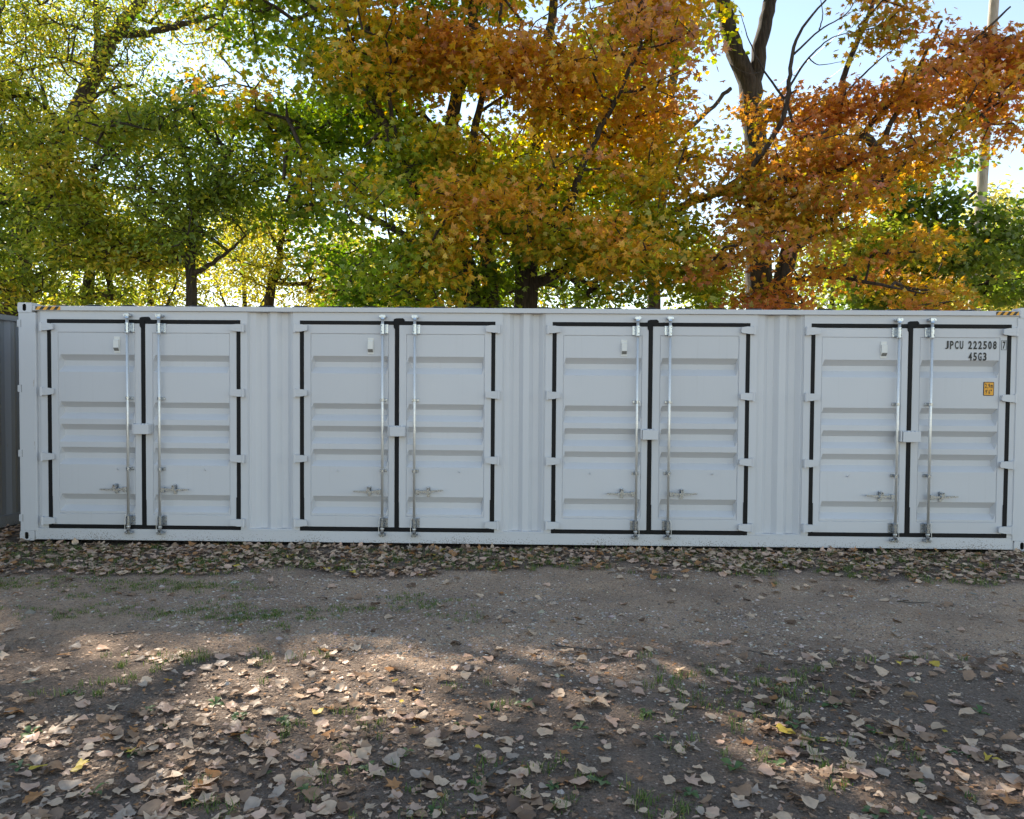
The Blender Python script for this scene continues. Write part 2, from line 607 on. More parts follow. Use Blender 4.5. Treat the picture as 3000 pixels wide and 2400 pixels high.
# corner castings with an oval hole
def casting_mesh(hole_side=1):
    bm = bmesh.new()
    w, h, d = 0.178, 0.118, 0.162
    cx, cz, hr, hl = 0.085, 0.06, 0.023, 0.020
    K = 20
    inner = []
    for i in range(K):
        a = 2 * PI * i / K
        inner.append((cx + hr * math.cos(a), cz + hr * math.sin(a) + (hl if math.sin(a) > 1e-6 else -hl if math.sin(a) < -1e-6 else 0)))
    outer = []
    for i in range(K):
        a = 2 * PI * i / K
        c, s = math.cos(a), math.sin(a)
        k = min((w / 2) / abs(c) if abs(c) > 1e-6 else 9, (h / 2) / abs(s) if abs(s) > 1e-6 else 9)
        outer.append((w / 2 + k * c, h / 2 + k * s))
    vi = [bm.verts.new((x, 0, z)) for x, z in inner]
    vo = [bm.verts.new((x, 0, z)) for x, z in outer]
    vd = [bm.verts.new((x, 0.045, z)) for x, z in inner]
    vb = [bm.verts.new((x, d, z)) for x, z in outer]
    for i in range(K):
        j = (i + 1) % K
        bm.faces.new((vi[i], vi[j], vo[j], vo[i]))
        f_ = bm.faces.new((vi[j], vi[i], vd[i], vd[j]))
        f_.material_index = 1  # hole walls coloured dark for the shade inside
        bm.faces.new((vo[i], vo[j], vb[j], vb[i]))
    bm.faces.new(vb)
    f_ = bm.faces.new(vd[::-1])
    f_.material_index = 1
    me = bm_mesh('corner_casting', bm)
    return me


cme = casting_mesh()
cme.materials.append(M['paint'])
cme.materials.append(M['dark'])
for z in (0.0, H_ - 0.118):
    o = link('corner_casting', cme, None, cont)
    o.location = (0, -0.019, z)
    o = link('corner_casting', cme, None, cont)
    o.location = (L_, -0.019, z)
    o.scale = (-1, 1, 1)
    for (x, sx) in ((0, 1), (L_, -1)):
        o = link('corner_casting', cme, None, cont)
        o.location = (x, W_ + 0.005, z)
        o.scale = (sx, -1, 1)

# rails
bm = bmesh.new()
box(bm, 0.19, 12.002, -0.030, 0.06, 2.800, 2.857, 0.004)
part('top_rail', bm, M['paint'])
bm = bmesh.new()
box(bm, 0.2, 11.992, W_ - 0.06, W_ + 0.01, 2.800, 2.857, 0.004)
part('top_rail', bm, M['paint'])
bm = bmesh.new()
box(bm, 0.182, 12.01, -0.002, 0.09, 0.012, 0.1495, 0.003)
part('bottom_rail', bm, M['paint'])
bm = bmesh.new()
box(bm, 0.2, 11.992, W_ - 0.09, W_, 0.012, 0.16, 0.003)
part('bottom_rail', bm, M['paint'])
bm = bmesh.new()
box(bm, 0.1, 12.09, 0.09, W_ - 0.09, 0.07, 0.13)
part('floor_deck', bm, M['dark'])
# end closing strips at both ends above the castings
for x in (0.02, 12.172):
    bm = bmesh.new()
    box(bm, x - 0.02, x + 0.02, 0.162, W_ - 0.162, 0.02, 2.85)
    part('end_wall', bm, M['paint'])
# corrugated back wall
K = 44
xs = []
for k in range(K):
    x = 0.2 + k * (11.79 / K)
    p = 11.79 / K
    xs += [(x, 0), (x + p * 0.26, 0), (x + p * 0.5, 0.036), (x + p * 0.76, 0.036)]
xs.append((11.99, 0))
V = [(x, W_ - 0.06 + y, z) for x, y in xs for z in (0.16, 2.80)]
T = [(2 * i, 2 * i + 1, 2 * i + 3, 2 * i + 2) for i in range(len(xs) - 1)]
link('back_wall', np_mesh('back_wall', V, T), M['paint'], cont)
# corrugated roof: pressed ribs run across, so the front edge shows a gentle scallop
V, T = [], []
xr = np.linspace(0.19, 12.0, 900)
zr = 2.859 + 0.014 * np.clip(np.sin(xr * 2 * PI / 0.418) * 1.8, -1, 1) * np.clip((xr - 0.4) * 3, 0, 1) * np.clip((11.8 - xr) * 3, 0, 1)
V = [(x, y, z - (0.022 if y in (0.028, W_ - 0.03) else 0)) for x, z in zip(xr, zr) for y in (-0.022, 0.10, W_ - 0.1, W_ + 0.0)]
for i in range(len(xr) - 1):
    for j in range(3):
        T.append((4 * i + j, 4 * i + 4 + j, 4 * i + 5 + j, 4 * i + 1 + j))
link('roof', np_mesh('roof', V, T), M['paint'], cont)

# hazard stripes on the rail ends
for (x0, x1) in ((0.228, 0.533), (11.727, 11.992)):
    n = 7
    w = (x1 - x0) / n
    z0, z1 = 2.807, 2.850
    for i in range(-1, n + 1):
        a0, a1 = x0 + i * w, x0 + (i + 1) * w
        sh = 0.034
        poly = [(a0, z0), (a1, z0), (a1 + sh, z1), (a0 + sh, z1)]
        cl = [(min(max(x, x0), x1), z) for x, z in poly]
        if cl[1][0] - cl[0][0] < 0.002 and cl[2][0] - cl[3][0] < 0.002:
            continue
        if cl[1][0] - cl[0][0] < 0.0005:
            cl = [cl[0], cl[2], cl[3]]
        elif cl[2][0] - cl[3][0] < 0.0005:
            cl = [cl[0], cl[1], cl[2]]
        bm = bmesh.new()
        prism(bm, cl, -0.0335, -0.0305)
        part('hazard_stripe', bm, M['black'] if i % 2 else M['yellow'])

# door frames, wall panels
FL, FR = -0.083, 2.449
DW, DZ0, DZ1 = 2.3617, 0.1514, 2.6994
TW = 0.047
fme = None
bm = bmesh.new()
box(bm, FL, 0.0, 0.0, 0.05, 0.1505, 2.7985)
box(bm, DW, FR, 0.0, 0.05, 0.1505, 2.7985)
box(bm, 0.0, DW, 0.0, 0.05, DZ1, 2.7985)
fme = bm_mesh('door_frame', bm)
fme.materials.append(M['paint'])
for i, x in enumerate(XL):
    o = link('door_frame', fme, None, cont)
    o.location = (x, 0, 0)
for i in range(3):
    a, b = XL[i] + FR, XL[i + 1] + FL
    prof = [(a, 0.012), (a + 0.012, 0.012), (a + 0.014, 0.022)]
    p, x = 0.272, a + 0.030
    prof.append((x, 0.022))
    x0 = a + 0.028
    seq = [(0.060, 0.026), (0.060, 0.074), (0.078, 0.074), (0.060, 0.026), (0.082, 0.026), (0.058, 0.074), (0.078, 0.074), (0.058, 0.026)]
    y = 0.026
    x = x0 + 0.004
    prof.append((x, y))
    tot = sum(s[0] for s in seq)
    sc = (b - 0.03 - x) / tot
    for w, yy in seq:
        x += w * sc
        prof.append((x, yy))
    prof += [(b - 0.014, 0.022), (b - 0.012, 0.012), (b, 0.012)]
    V = [(px, py, z) for px, py in prof for z in (0.168, 2.7985)]
    T = [(2 * k, 2 * k + 1, 2 * k + 3, 2 * k + 2) for k in range(len(prof) - 1)]
    o = link('wall_panel', np_mesh('wall_panel', V, T), M['paint'], cont)
    bm = bmesh.new()
    box(bm, a + 0.0005, b - 0.0005, -0.0005, 0.07, 0.150, 0.1675, 0.002)
    part('panel_sill', bm, M['paint'])
# panel between frame 4 and the right post
bm = bmesh.new()
box(bm, XL[3] + FR - 0.03, 12.0, 0.02, 0.05, 0.1505, 2.7985)
part('post_angle', bm, M['paint'])

# door leaves --------------------------------------------------------
GROOVES = [(2.273, 2.199, 2.137, 2.063), (1.700, 1.634, 1.566, 1.491), (1.426, 1.359, 1.288, 1.212), (1.146, 1.079, 1.012, 0.935), (0.576, 0.510, 0.442, 0.364)]
GD = 0.072
PZ0, PZ1 = 0.334, 2.540
GROOVES = [(a, b - GD * (1.894 - b) / 9.04, c - GD * (1.894 - c) / 9.04, d) for a, b, c, d in GROOVES]


def door_mesh(x0, x1, p0, p1):
    """leaf between x0..x1 with a pressed panel p0..p1"""
    xs = [x0, x0 + 0.003, p0 - 0.005, p0, p0 + 0.005, p0 + 0.03, p1 - 0.03, p1 - 0.005, p1, p1 + 0.005, x1 - 0.003, x1]
    zs = [DZ0 + TW, DZ0 + TW + 0.003, PZ0 - 0.005, PZ0, PZ0 + 0.005]
    for g in GROOVES[::-1]:
        for a in g[::-1]:
            zs.append(a)
    zs += [PZ1 - 0.005, PZ1, PZ1 + 0.005, DZ1 - TW - 0.003, DZ1 - TW]
    # extra columns and rows so the sheet can be slightly buckled
    extra = list(np.linspace(p0 + 0.05, p1 - 0.05, 9))
    xs = sorted(set(xs + extra))
    zs = sorted(set(zs + list(np.linspace(1.75, 2.02, 5)) + list(np.linspace(0.62, 0.90, 5))))
    V, idx = [], {}
    for i, x in enumerate(xs):
        for j, z in enumerate(zs):
            y = 0.0
            if x in (xs[0], xs[-1]) or z in (zs[0], zs[-1]):
                y = 0.012
            inp = p0 <= x <= p1 and PZ0 <= z <= PZ1
            line = (abs(x - p0) < 1e-6 or abs(x - p1) < 1e-6) and PZ0 <= z <= PZ1 or (abs(z - PZ0) < 1e-6 or abs(z - PZ1) < 1e-6) and p0 <= x <= p1
            if inp:
                y = 0.010 if line else 0.0045
            if inp and p0 + 0.004 < x < p1 - 0.004:
                for (a, b_, c_, d_) in GROOVES:
                    if d_ <= z <= a:
                        g = min(1, (a - z) / (a - b_), (z - d_) / (c_ - d_))
                        e = min(1, max(0, (x - p0 - 0.005) / 0.025), max(0, (p1 - 0.005 - x) / 0.025))
                        y = 0.0045 + GD * max(0, g) * e
                # oil-canning of the flat bays
                y += 0.006 * (vnoise(x * 2.3 + x0 * 5, z * 2.3, 4) - 0.5) * min(1, max(0, (x - p0 - 0.03) / 0.1), max(0, (p1 - 0.03 - x) / 0.1))
            idx[i, j] = len(V)
            V.append((x, float(y), z))
    T = []
    for i in range(len(xs) - 1):
        for j in range(len(zs) - 1):
            T.append((idx[i, j], idx[i + 1, j], idx[i + 1, j + 1], idx[i, j + 1]))
    me = np_mesh('door', V, T)
    me.materials.append(M['paint'])
    return me


CT0, CT1 = 1.152, 1.200
doorL = door_mesh(TW, CT0, 0.1325, 1.0725)
doorR = door_mesh(CT1, DW - TW, 1.2915, 2.2295)

# seals: ring round each leaf pair + centre strip
bm = bmesh.new()
ys0, ys1 = -0.005, 0.018
box(bm, 0.0, TW, ys0, ys1, DZ0, DZ1, 0.003)
box(bm, DW - TW, DW, ys0, ys1, DZ0, DZ1, 0.003)
box(bm, TW, DW - TW, ys0 - 0.001, ys1, DZ1 - TW, DZ1 - 0.001, 0.003)
box(bm, TW, DW - TW, ys0 - 0.001, ys1, DZ0 + 0.001, DZ0 + TW - 0.004, 0.003)
box(bm, CT0, CT1, ys0 - 0.003, ys1, DZ0 + 0.004, DZ1 - 0.002, 0.003)
prism(bm, [(1.135, 2.700), (1.140, 2.722), (1.165, 2.731), (1.245, 2.734), (1.262, 2.722), (1.27, 2.701), (1.198, 2.69), (1.199, 2.62), (1.150, 2.60), (1.137, 2.625)], ys0 - 0.006, ys1)
prism(bm, [(DW - TW - 0.007, 0.19), (DW - TW + 0.02, 0.19), (DW - TW + 0.02, 0.555), (DW - TW - 0.007, 0.548)], ys0 - 0.002, ys1)
prism(bm, [(CT1 - 0.01, 0.17), (CT1 + 0.007, 0.17), (CT1 + 0.006, 0.51), (CT1 - 0.01, 0.515)], ys0 - 0.005, ys1)
prism(bm, [(0.03, 0.17), (TW + 0.006, 0.18), (TW + 0.005, 0.55), (0.03, 0.555)], ys0 - 0.002, ys1)
sealme = bm_mesh('door_seal', bm)
sealme.materials.append(M['seal'])


def mesh_of(name, fn, mat):
    bm = bmesh.new()
    fn(bm)
    me = bm_mesh(name, bm)
    me.materials.append(mat)
    return me


HZ = [2.607, 1.820, 1.030, 0.250]


def f_hinge(bm):   # pin at x=0, blade to +x
    prism(bm, [(0.006, -0.044), (0.075, -0.044), (0.165, -0.031), (0.170, -0.024), (0.170, 0.030), (0.165, 0.036), (0.105, 0.044), (0.006, 0.044)], -0.044, -0.024)
    prism(bm, [(0.05, -0.006), (0.110, -0.005), (0.110, -0.001), (0.05, -0.001)], -0.047, -0.043)
    cyl(bm, (0.014, -0.034, -0.052), (0.014, -0.034, 0.054), 0.0165, None, 12)
    box(bm, -0.004, 0.032, -0.030, 0.004, -0.038, 0.040)
    box(bm, 0.085, 0.160, -0.026, 0.002, -0.018, 0.022)


hingeme = mesh_of('hinge', f_hinge, M['paint'])


def rod_parts():
    d = {}

    def rod(bm):
        cyl(bm, (0, -0.058, 0.13), (0, -0.058, 2.735), 0.0165, None, 14)
        cyl(bm, (0, -0.058, 2.53), (0, -0.058, 2.542), 0.026, None, 14)
        cyl(bm, (0, -0.058, 0.185), (0, -0.058, 0.20), 0.024, None, 14)
    d['lock_rod'] = mesh_of('lock_rod', rod, M['steel'])
    d['lock_rod'].polygons.foreach_set('use_smooth', [len(p.vertices) == 4 for p in d['lock_rod'].polygons])

    def bracket(bm):
        box(bm, -0.034, 0.060, -0.012, -0.001, -0.058, 0.058, 0.005)
        cyl(bm, (0, -0.058, -0.058), (0, -0.058, 0.056), 0.0255, None, 14)
        box(bm, -0.022, 0.022, -0.058, -0.010, -0.054, 0.054, 0.003)
        for x in (-0.028, 0.034, 0.050):
            for z in (-0.042, 0.042):
                cyl(bm, (x, -0.022, z), (x, -0.010, z), 0.008, 0.006, 8)
        cyl(bm, (0.036, -0.018, 0.0), (0.036, -0.010, 0.0), 0.005, 0.004, 8)
    d['rod_bracket'] = mesh_of('rod_bracket', bracket, M['zinc'])

    def pins(bm):
        cyl(bm, (-0.010, -0.086, 0), (-0.010, -0.076, 0), 0.0045, None, 8)
    d['bracket_pin'] = mesh_of('bracket_pin', pins, M['dark'])

    def guide(bm):
        box(bm, -0.040, 0.048, -0.012, -0.001, -0.018, 0.018, 0.004)
        cyl(bm, (0, -0.058, -0.017), (0, -0.058, 0.017), 0.0225, None, 12)
        box(bm, -0.019, 0.019, -0.056, -0.010, -0.016, 0.016)
        for x in (-0.031, 0.037):
            cyl(bm, (x, -0.021, 0), (x, -0.010, 0), 0.009, 0.007, 8)
    d['rod_guide'] = mesh_of('rod_guide', guide, M['zinc'])

    def cam_(bm):
        cyl(bm, (0, -0.058, -0.012), (0, -0.058, 0.012), 0.026, 0.022, 12)
        prism(bm, [(-0.030, 0.008), (-0.012, 0.004), (0.012, 0.006), (0.036, 0.012), (0.038, 0.030), (0.016, 0.044), (-0.002, 0.038), (-0.020, 0.046), (-0.036, 0.032)], -0.078, -0.036)
        box(bm, -0.040, -0.014, -0.060, -0.002, 0.010, 0.036, 0.004)
        box(bm, 0.010, 0.044, -0.050, -0.002, 0.012, 0.032, 0.004)
        cyl(bm, (-0.024, -0.082, 0.026), (-0.024, -0.03, 0.026), 0.011, 0.008, 8)
        cyl(bm, (0.022, -0.086, 0.022), (0.022, -0.03, 0.022), 0.009, 0.007, 8)
    d['rod_cam'] = mesh_of('rod_cam', cam_, M['zinc'])

    def handle(bm):   # arm towards +x
        box(bm, 0.014, 0.062, -0.074, -0.042, -0.032, 0.030, 0.004)
        prism(bm, [(0.06, -0.011), (0.17, -0.013), (0.20, -0.010), (0.335, 0.001), (0.350, 0.006), (0.350, 0.016), (0.335, 0.018), (0.22, 0.014), (0.17, 0.012), (0.06, 0.016)], -0.066, -0.052)
        cyl(bm, (0.038, -0.079, -0.001), (0.038, -0.07, -0.001), 0.008, None, 8)
    d['rod_handle'] = mesh_of('rod_handle', handle, M['zinc'])

    def catch(bm):
        poly = [(0.166 + 0.023 * math.cos(a), (0.040 if math.sin(a) > 0 else -0.040) + 0.023 * math.sin(a)) for a in np.linspace(0, 2 * PI, 20, endpoint=False)]
        prism(bm, poly, -0.016, -0.001)
        box(bm, 0.150, 0.182, -0.050, -0.012, -0.026, -0.012)
        prism(bm, [(0.150, 0.052), (0.178, 0.056), (0.186, 0.02), (0.200, -0.006), (0.155, -0.010), (0.136, 0.004), (0.152, 0.018)], -0.078, -0.068)
        box(bm, 0.154, 0.178, -0.072, -0.012, 0.030, 0.056, 0.003)
    d['handle_catch'] = mesh_of('handle_catch', catch, M['zinc'])

    def rivets(bm):
        cyl(bm, (0.166, -0.083, 0.044), (0.166, -0.077, 0.044), 0.008, None, 8)
    d['catch_rivet'] = mesh_of('catch_rivet', rivets, M['bolt'])

    def cable(bm):
        pts = [(-0.020, -0.062, 0.335), (-0.036, -0.066, 0.305), (-0.040, -0.066, 0.22), (-0.042, -0.064, 0.15), (-0.030, -0.07, 0.118)]
        tube(bm, pts, 0.004, 6)
    d['retainer_cable'] = mesh_of('retainer_cable', cable, M['steel'])
    return d


RP = rod_parts()


def f_vent(bm):
    box(bm, -0.036, 0.036, -0.004, 0.0045, -0.098, 0.098, 0.0015)
    v = [(-0.032, 0.06), (0.032, 0.06)]
    bmv = []
    for x in (-0.032, 0.032):
        bmv.append([bm.verts.new((x, -0.003, 0.062)), bm.verts.new((x, -0.030, 0.055)), bm.verts.new((x, -0.034, -0.038)), bm.verts.new((x, -0.004, -0.078))])
    a, b = bmv
    bm.faces.new(a)
    bm.faces.new(b[::-1])
    for i in range(3):
        bm.faces.new((a[i], b[i], b[i + 1], a[i + 1]))
    for (x, z) in ((-0.02, 0.082), (0.02, 0.082), (0.0, -0.089)):
        cyl(bm, (x, -0.008, z), (x, -0.003, z), 0.006, None, 8)


ventme = mesh_of('vent', f_vent, M['vent'])


def f_grille(bm):
    v = [bm.verts.new(p) for p in ((-0.029, -0.0345, -0.0405), (0.029, -0.0345, -0.0405), (0.029, -0.0075, -0.0765), (-0.029, -0.0075, -0.0765))]
    bm.faces.new(v)


grillme = mesh_of('vent_grille', f_grille, M['grille'])


def f_lock(bm):
    box(bm, -0.088, 0.098, -0.112, -0.012, -0.060, 0.058, 0.004)
    box(bm, -0.108, -0.094, -0.104, 0.0, -0.056, 0.066, 0.003)
    box(bm, -0.098, 0.104, -0.012, -0.0085, -0.058, 0.064)
    for x in (-0.03, 0.01, 0.05):
        box(bm, x, x + 0.022, -0.09, -0.05, 0.0575, 0.066)
    tube(bm, [(0.096, -0.05, -0.028), (0.114, -0.05, -0.038), (0.118, -0.05, -0.022), (0.116, -0.05, -0.008)], 0.004, 6)


lockme = mesh_of('lock_box', f_lock, M['paint'])


def f_hook(bm):
    tube(bm, [(0, 0.004, 0), (0.0, -0.02, -0.004), (0.004, -0.028, 0.010), (0.008, -0.030, 0.024)], 0.0048, 6)


hookme = mesh_of('tie_hook', f_hook, M['paint'])

pair_words = ['first', 'second', 'third', 'fourth']
doors = {}
for u, x in enumerate(XL):
    o = link('door_seal', sealme, None, cont)
    o.location = (x, 0, 0)
    for side in (0, 1):
        d = link('door', doorL if side == 0 else doorR, None, cont)
        d.location = (x + random.uniform(-.002, .002), random.uniform(-.003, .002), random.uniform(-.003, .003))
        doors[u, side] = d
        for z in HZ:
            h = link('hinge', hingeme, None, d)
            if side == 0:
                h.location = (-0.073, 0, z + 0.004 * random.uniform(-1, 1))
            else:
                h.location = (DW + 0.055, 0, z + 0.004 * random.uniform(-1, 1))
                h.scale = (-1, 1, 1)
        rx = 1.012 if side == 0 else 1.397
        mir = -1 if side == 0 else 1
        link('lock_rod', RP['lock_rod'], None, d).location = (rx, 0, 0)
        for z, k in ((2.60, 1), (0.265, 1)):
            b_ = link('rod_bracket', RP['rod_bracket'], None, d)
            b_.location = (rx, 0, z)
            if u >= 2:
                b_.scale = (-1, 1, 1)
            for dz in (-0.036, 0.036):
                p_ = link('bracket_pin', RP['bracket_pin'], None, d)
                p_.location = (rx, 0, z + dz)
                if u >= 2:
                    p_.scale = (-1, 1, 1)
        for z in (1.747, 0.893):
            g = link('rod_guide', RP['rod_guide'], None, d)
            g.location = (rx, 0, z)
            if u >= 2:
                g.scale = (-1, 1, 1)
        c_ = link('rod_cam', RP['rod_cam'], None, d)
        c_.location = (rx, 0, 2.722)
        c_.scale = (mir, 1, 1)
        c_ = link('rod_cam', RP['rod_cam'], None, d)
        c_.location = (rx, 0, 0.142)
        c_.scale = (mir, 1, -1)
        hz = 0.647 + 0.006 * random.uniform(-1, 1)
        tilt = random.uniform(-0.06, 0.035)
        for nm in ('rod_handle', 'handle_catch', 'catch_rivet'):
            h = link(nm, RP[nm], None, d)
            h.location = (rx, 0, hz)
            h.scale = (mir, 1, 1)
            if nm == 'rod_handle':
                h.rotation_euler = (0, tilt, 0)
        k = link('retainer_cable', RP['retainer_cable'], None, d)
        k.location = (rx, 0, 0)
        if u >= 2:
            k.scale = (-1, 1, 1)
        if side == 0:
            v = link('vent', ventme, None, d)
            v.location = (0.858, 0, 2.395)
            v2 = link('vent_grille', grillme, None, d)
            v2.location = (0.858, 0, 2.395)
            lb = link('lock_box', lockme, None, d)
            lb.location = (1.192 + (0, 0, -0.03, -0.035)[u], 0, 1.372 + (0.004, 0, -0.01, -0.008)[u])
            if u == 3:
                lb.scale = (1.12, 1, 1.06)
            link('tie_hook', hookme, None, d).location = (0.86 if u == 0 else 0.46, 0, 0.878)
        elif u != 3:
            hk = link('tie_hook', hookme, None, d)
            hk.location = (1.935, 0, 0.882)
            hk.scale = (-1, 1, 1)

# end-door hinge lugs on the left post
for z in (2.645, 1.855, 1.065, 0.275):
    bm = bmesh.new()
    box(bm, -0.012, 0.034, -0.0135, 0.06, z - 0.042, z + 0.042, 0.002)
    part('hinge_lug', bm, M['paint'])
    bm = bmesh.new()
    box(bm, 0.0341, 0.038, -0.0132, 0.0, z - 0.045, z + 0.045)  # dark strip standing in for the shade of the gap
    part('lug_gap_shade', bm, M['dark'])


# lettering on the last door
def text_mesh(name, body, x0, x1, z0, z1, y, mat, parent, bold=0.02, fit=True):
    cu = bpy.data.curves.new(name, 'FONT')
    cu.body = body
    cu.size = 1.0
    cu.offset = bold
    cu.extrude = 0.002
    cu.resolution_u = 3
    o = bpy.data.objects.new(name, cu)
    C.objects.link(o)
    dg = bpy.context.evaluated_depsgraph_get()
    dg.update()
    me = bpy.data.meshes.new_from_object(o.evaluated_get(dg))
    bpy.data.objects.remove(o)
    n = len(me.vertices)
    co = np.zeros(n * 3)
    me.vertices.foreach_get('co', co)
    co = co.reshape(-1, 3)
    lo, hi = co.min(0), co.max(0)
    out = np.zeros_like(co)
    out[:, 0] = x0 + (co[:, 0] - lo[0]) / (hi[0] - lo[0]) * (x1 - x0)
    out[:, 2] = z0 + (co[:, 1] - lo[1]) / (hi[1] - lo[1]) * (z1 - z0)
    out[:, 1] = y - co[:, 2] * 0.3
    me.vertices.foreach_set('co', out.ravel())
    me.update()
    me.materials.clear()
    me.materials.append(mat)
    ob = link(name, me, None, parent)
    return ob


dd = doors[3, 1]
X3 = XL[3]
YT = 0.0005


def letters(body, x0, x1, z0, z1, y, bold, wide):
    """one mesh for each character, spaced by hand"""
    n = len(body)
    tot = sum(wide.get(c, 1.0) for c in body)
    u = (x1 - x0) / tot
    x = x0
    for c in body:
        w = wide.get(c, 1.0) * u
        if c != ' ':
            pad = 0.14 * u if c not in "'" else 0.3 * w
            top = z1
            bot = z0
            if c == ',':
                top, bot = z0 + 0.22 * (z1 - z0), z0 - 0.14 * (z1 - z0)
            if c in '\'"':
                bot = z0 + 0.66 * (z1 - z0)
            if c == 'm':
                top = z0 + 0.74 * (z1 - z0)
            ob = text_mesh('marking_character', c, x + pad - X3, x + w - pad - X3, bot, top, y, M['black'], dd, bold)
        x += w


letters('JPCU 222508', 11.148, 11.768, 2.405, 2.503, YT, 0.030, {' ': 0.75, 'J': 0.95, '2': 1.02})
letters('45G3', 11.424, 11.652, 2.268, 2.367, YT, 0.030, {})
letters('7', 11.822, 11.868, 2.410, 2.500, -0.003, 0.030, {})
bm = bmesh.new()
x0, x1, z0, z1, w = 11.813 - X3, 11.874 - X3, 2.398, 2.512, 0.004
box(bm, x0, x1, -0.0035, -0.001, z0, z0 + w)
box(bm, x0, x1, -0.0035, -0.001, z1 - w, z1)
box(bm, x0, x0 + w, -0.0035, -0.001, z0 + w, z1 - w)
box(bm, x1 - w, x1, -0.0035, -0.001, z0 + w, z1 - w)
part('marking_border', bm, M['black'], dd)


def rrect(x0, x1, z0, z1, r, k=5):
    p = []
    for cx, cz, a0 in ((x1 - r, z0 + r, -PI / 2), (x1 - r, z1 - r, 0), (x0 + r, z1 - r, PI / 2), (x0 + r, z0 + r, PI)):
        for i in range(k):
            a = a0 + PI / 2 * i / (k - 1)
            p.append((cx + r * math.cos(a), cz + r * math.sin(a)))
    return p


bm = bmesh.new()
prism(bm, rrect(11.617 - X3, 11.741 - X3, 1.853, 2.018, 0.010), 0.0, 0.005)
part('height_label_border', bm, M['black'], dd)
bm = bmesh.new()
prism(bm, rrect(11.625 - X3, 11.733 - X3, 1.861, 2.010, 0.006), -0.0015, 0.002)
part('height_label', bm, M['yellow'], dd)
letters('2,9m', 11.630, 11.729, 1.944, 1.998, -0.0015, 0.03, {',': 0.5, 'm': 1.3})
letters("9'6\"", 11.636, 11.718, 1.873, 1.925, -0.0015, 0.03, {"'": 0.6, '"': 0.9})

# ------------------------------------------------------------------ neighbouring container, end-on to this one
nb = empty('shipping_container', (-0.86, 0.75, -0.03))
nb.rotation_euler = (0, 0, rad(-4.5))
tag(nb, 'shaded grey corrugated container standing crosswise behind the long one, cut off by the photo edge', 'container')
# local: long side on x = 0 facing +x, runs along y from -4.2 to 1.9
p, prof = 0.278, []
y = -4.1
while y < 1.75:
    prof += [(0.0, y), (0.0, y + 0.07), (-0.036, y + 0.138), (-0.036, y + 0.21)]
    y += p
V = [(px - 0.03, py, z) for px, py in prof for z in (0.15, 2.80)]
T = [(2 * k, 2 * k + 1, 2 * k + 3, 2 * k + 2) for k in range(len(prof) - 1)]
link('wall_panel', np_mesh('wall_panel', V, T), M['paint_shaded'], nb)
V = [(-2.438 - px + 0.03, py, z) for px, py in prof for z in (0.15, 2.80)]
link('wall_panel', np_mesh('wall_panel', V, T), M['paint_shaded'], nb)
for nm, a in (('top_rail', (-0.06, 0.0, -4.1, 1.8, 2.80, 2.87)), ('bottom_rail', (-0.07, 0.0, -4.1, 1.8, 0.01, 0.16)), ('top_rail', (-2.438, -2.378, -4.1, 1.8, 2.80, 2.87)), ('bottom_rail', (-2.438, -2.37, -4.1, 1.8, 0.01, 0.16)),
              ('roof', (-2.37, -0.065, -4.1, 1.8, 2.83, 2.85)), ('end_wall', (-2.3, -0.14, 1.78, 1.82, 0.05, 2.85)), ('end_wall', (-2.3, -0.14, -4.2, -4.12, 0.05, 2.85)), ('floor_deck', (-2.36, -0.075, -4.1, 1.8, 0.05, 0.12))):
    bm = bmesh.new()
    box(bm, *a)
    part(nm, bm, M['paint_shaded'], nb)
for yy in (-4.26, 1.80):
    for xx in (-2.44, -0.16):
        bm = bmesh.new()
        box(bm, xx, xx + 0.16, yy, yy + 0.16, 0.118, 2.776, 0.006)
        part('corner_post', bm, M['paint_shaded'], nb)
        for zz in (0.0, 2.778):
            bm = bmesh.new()
            box(bm, xx - 0.006, xx + 0.168, yy - 0.006, yy + 0.168, zz, zz + 0.118, 0.005)
            part('corner_casting', bm, M['paint_shaded'], nb)


# ------------------------------------------------------------------ trees
def frames(d, n):
    d = d / np.linalg.norm(d, axis=1, keepdims=True)
    n = n - (n * d).sum(1, keepdims=True) * d
    n = n / (np.linalg.norm(n, axis=1, keepdims=True) + 1e-9)
    s = np.cross(d, n)
    return s, d, n


MAPLE = np.array([(0, 0.34, -0.05), (0, 0, 0), (.56, .08, .03), (.30, .33, .04), (.52, .68, .03), (.16, .55, .02), (0, 1.0, -.07),
                  (-.16, .55, .02), (-.52, .68, .03), (-.30, .33, .04), (-.56, .08, .03)], float)
MAPLE_T = np.array([(0, i, i + 1 if i < 10 else 1) for i in range(1, 11)])
OVAL = np.array([(0, 0, 0), (.20, .30, .03), (.17, .65, .03), (0, 1, -.06), (-.17, .65, .03), (-.20, .30, .03)], float)
OVAL_T = np.array([(0, 1, 5), (1, 2, 5), (5, 2, 4), (2, 3, 4)])
SILVER = np.array([(0, 0.36, -0.04), (0, 0, 0), (.36, .18, .02), (.15, .34, .02), (.33, .66, .02), (.09, .58, .01), (0, 1.0, -.08), (-.09, .58, .01), (-.33, .66, .02), (-.15, .34, .02), (-.36, .18, .02)], float)
SILVER_T = np.array([(0, i, i + 1 if i < 10 else 1) for i in range(1, 11)])
BROAD = OVAL * np.array([2.2, 1, 1])
SHAPES = {'broad': (BROAD, OVAL_T), 'maple': (MAPLE, MAPLE_T), 'oval': (OVAL, OVAL_T), 'silver': (SILVER, SILVER_T)}


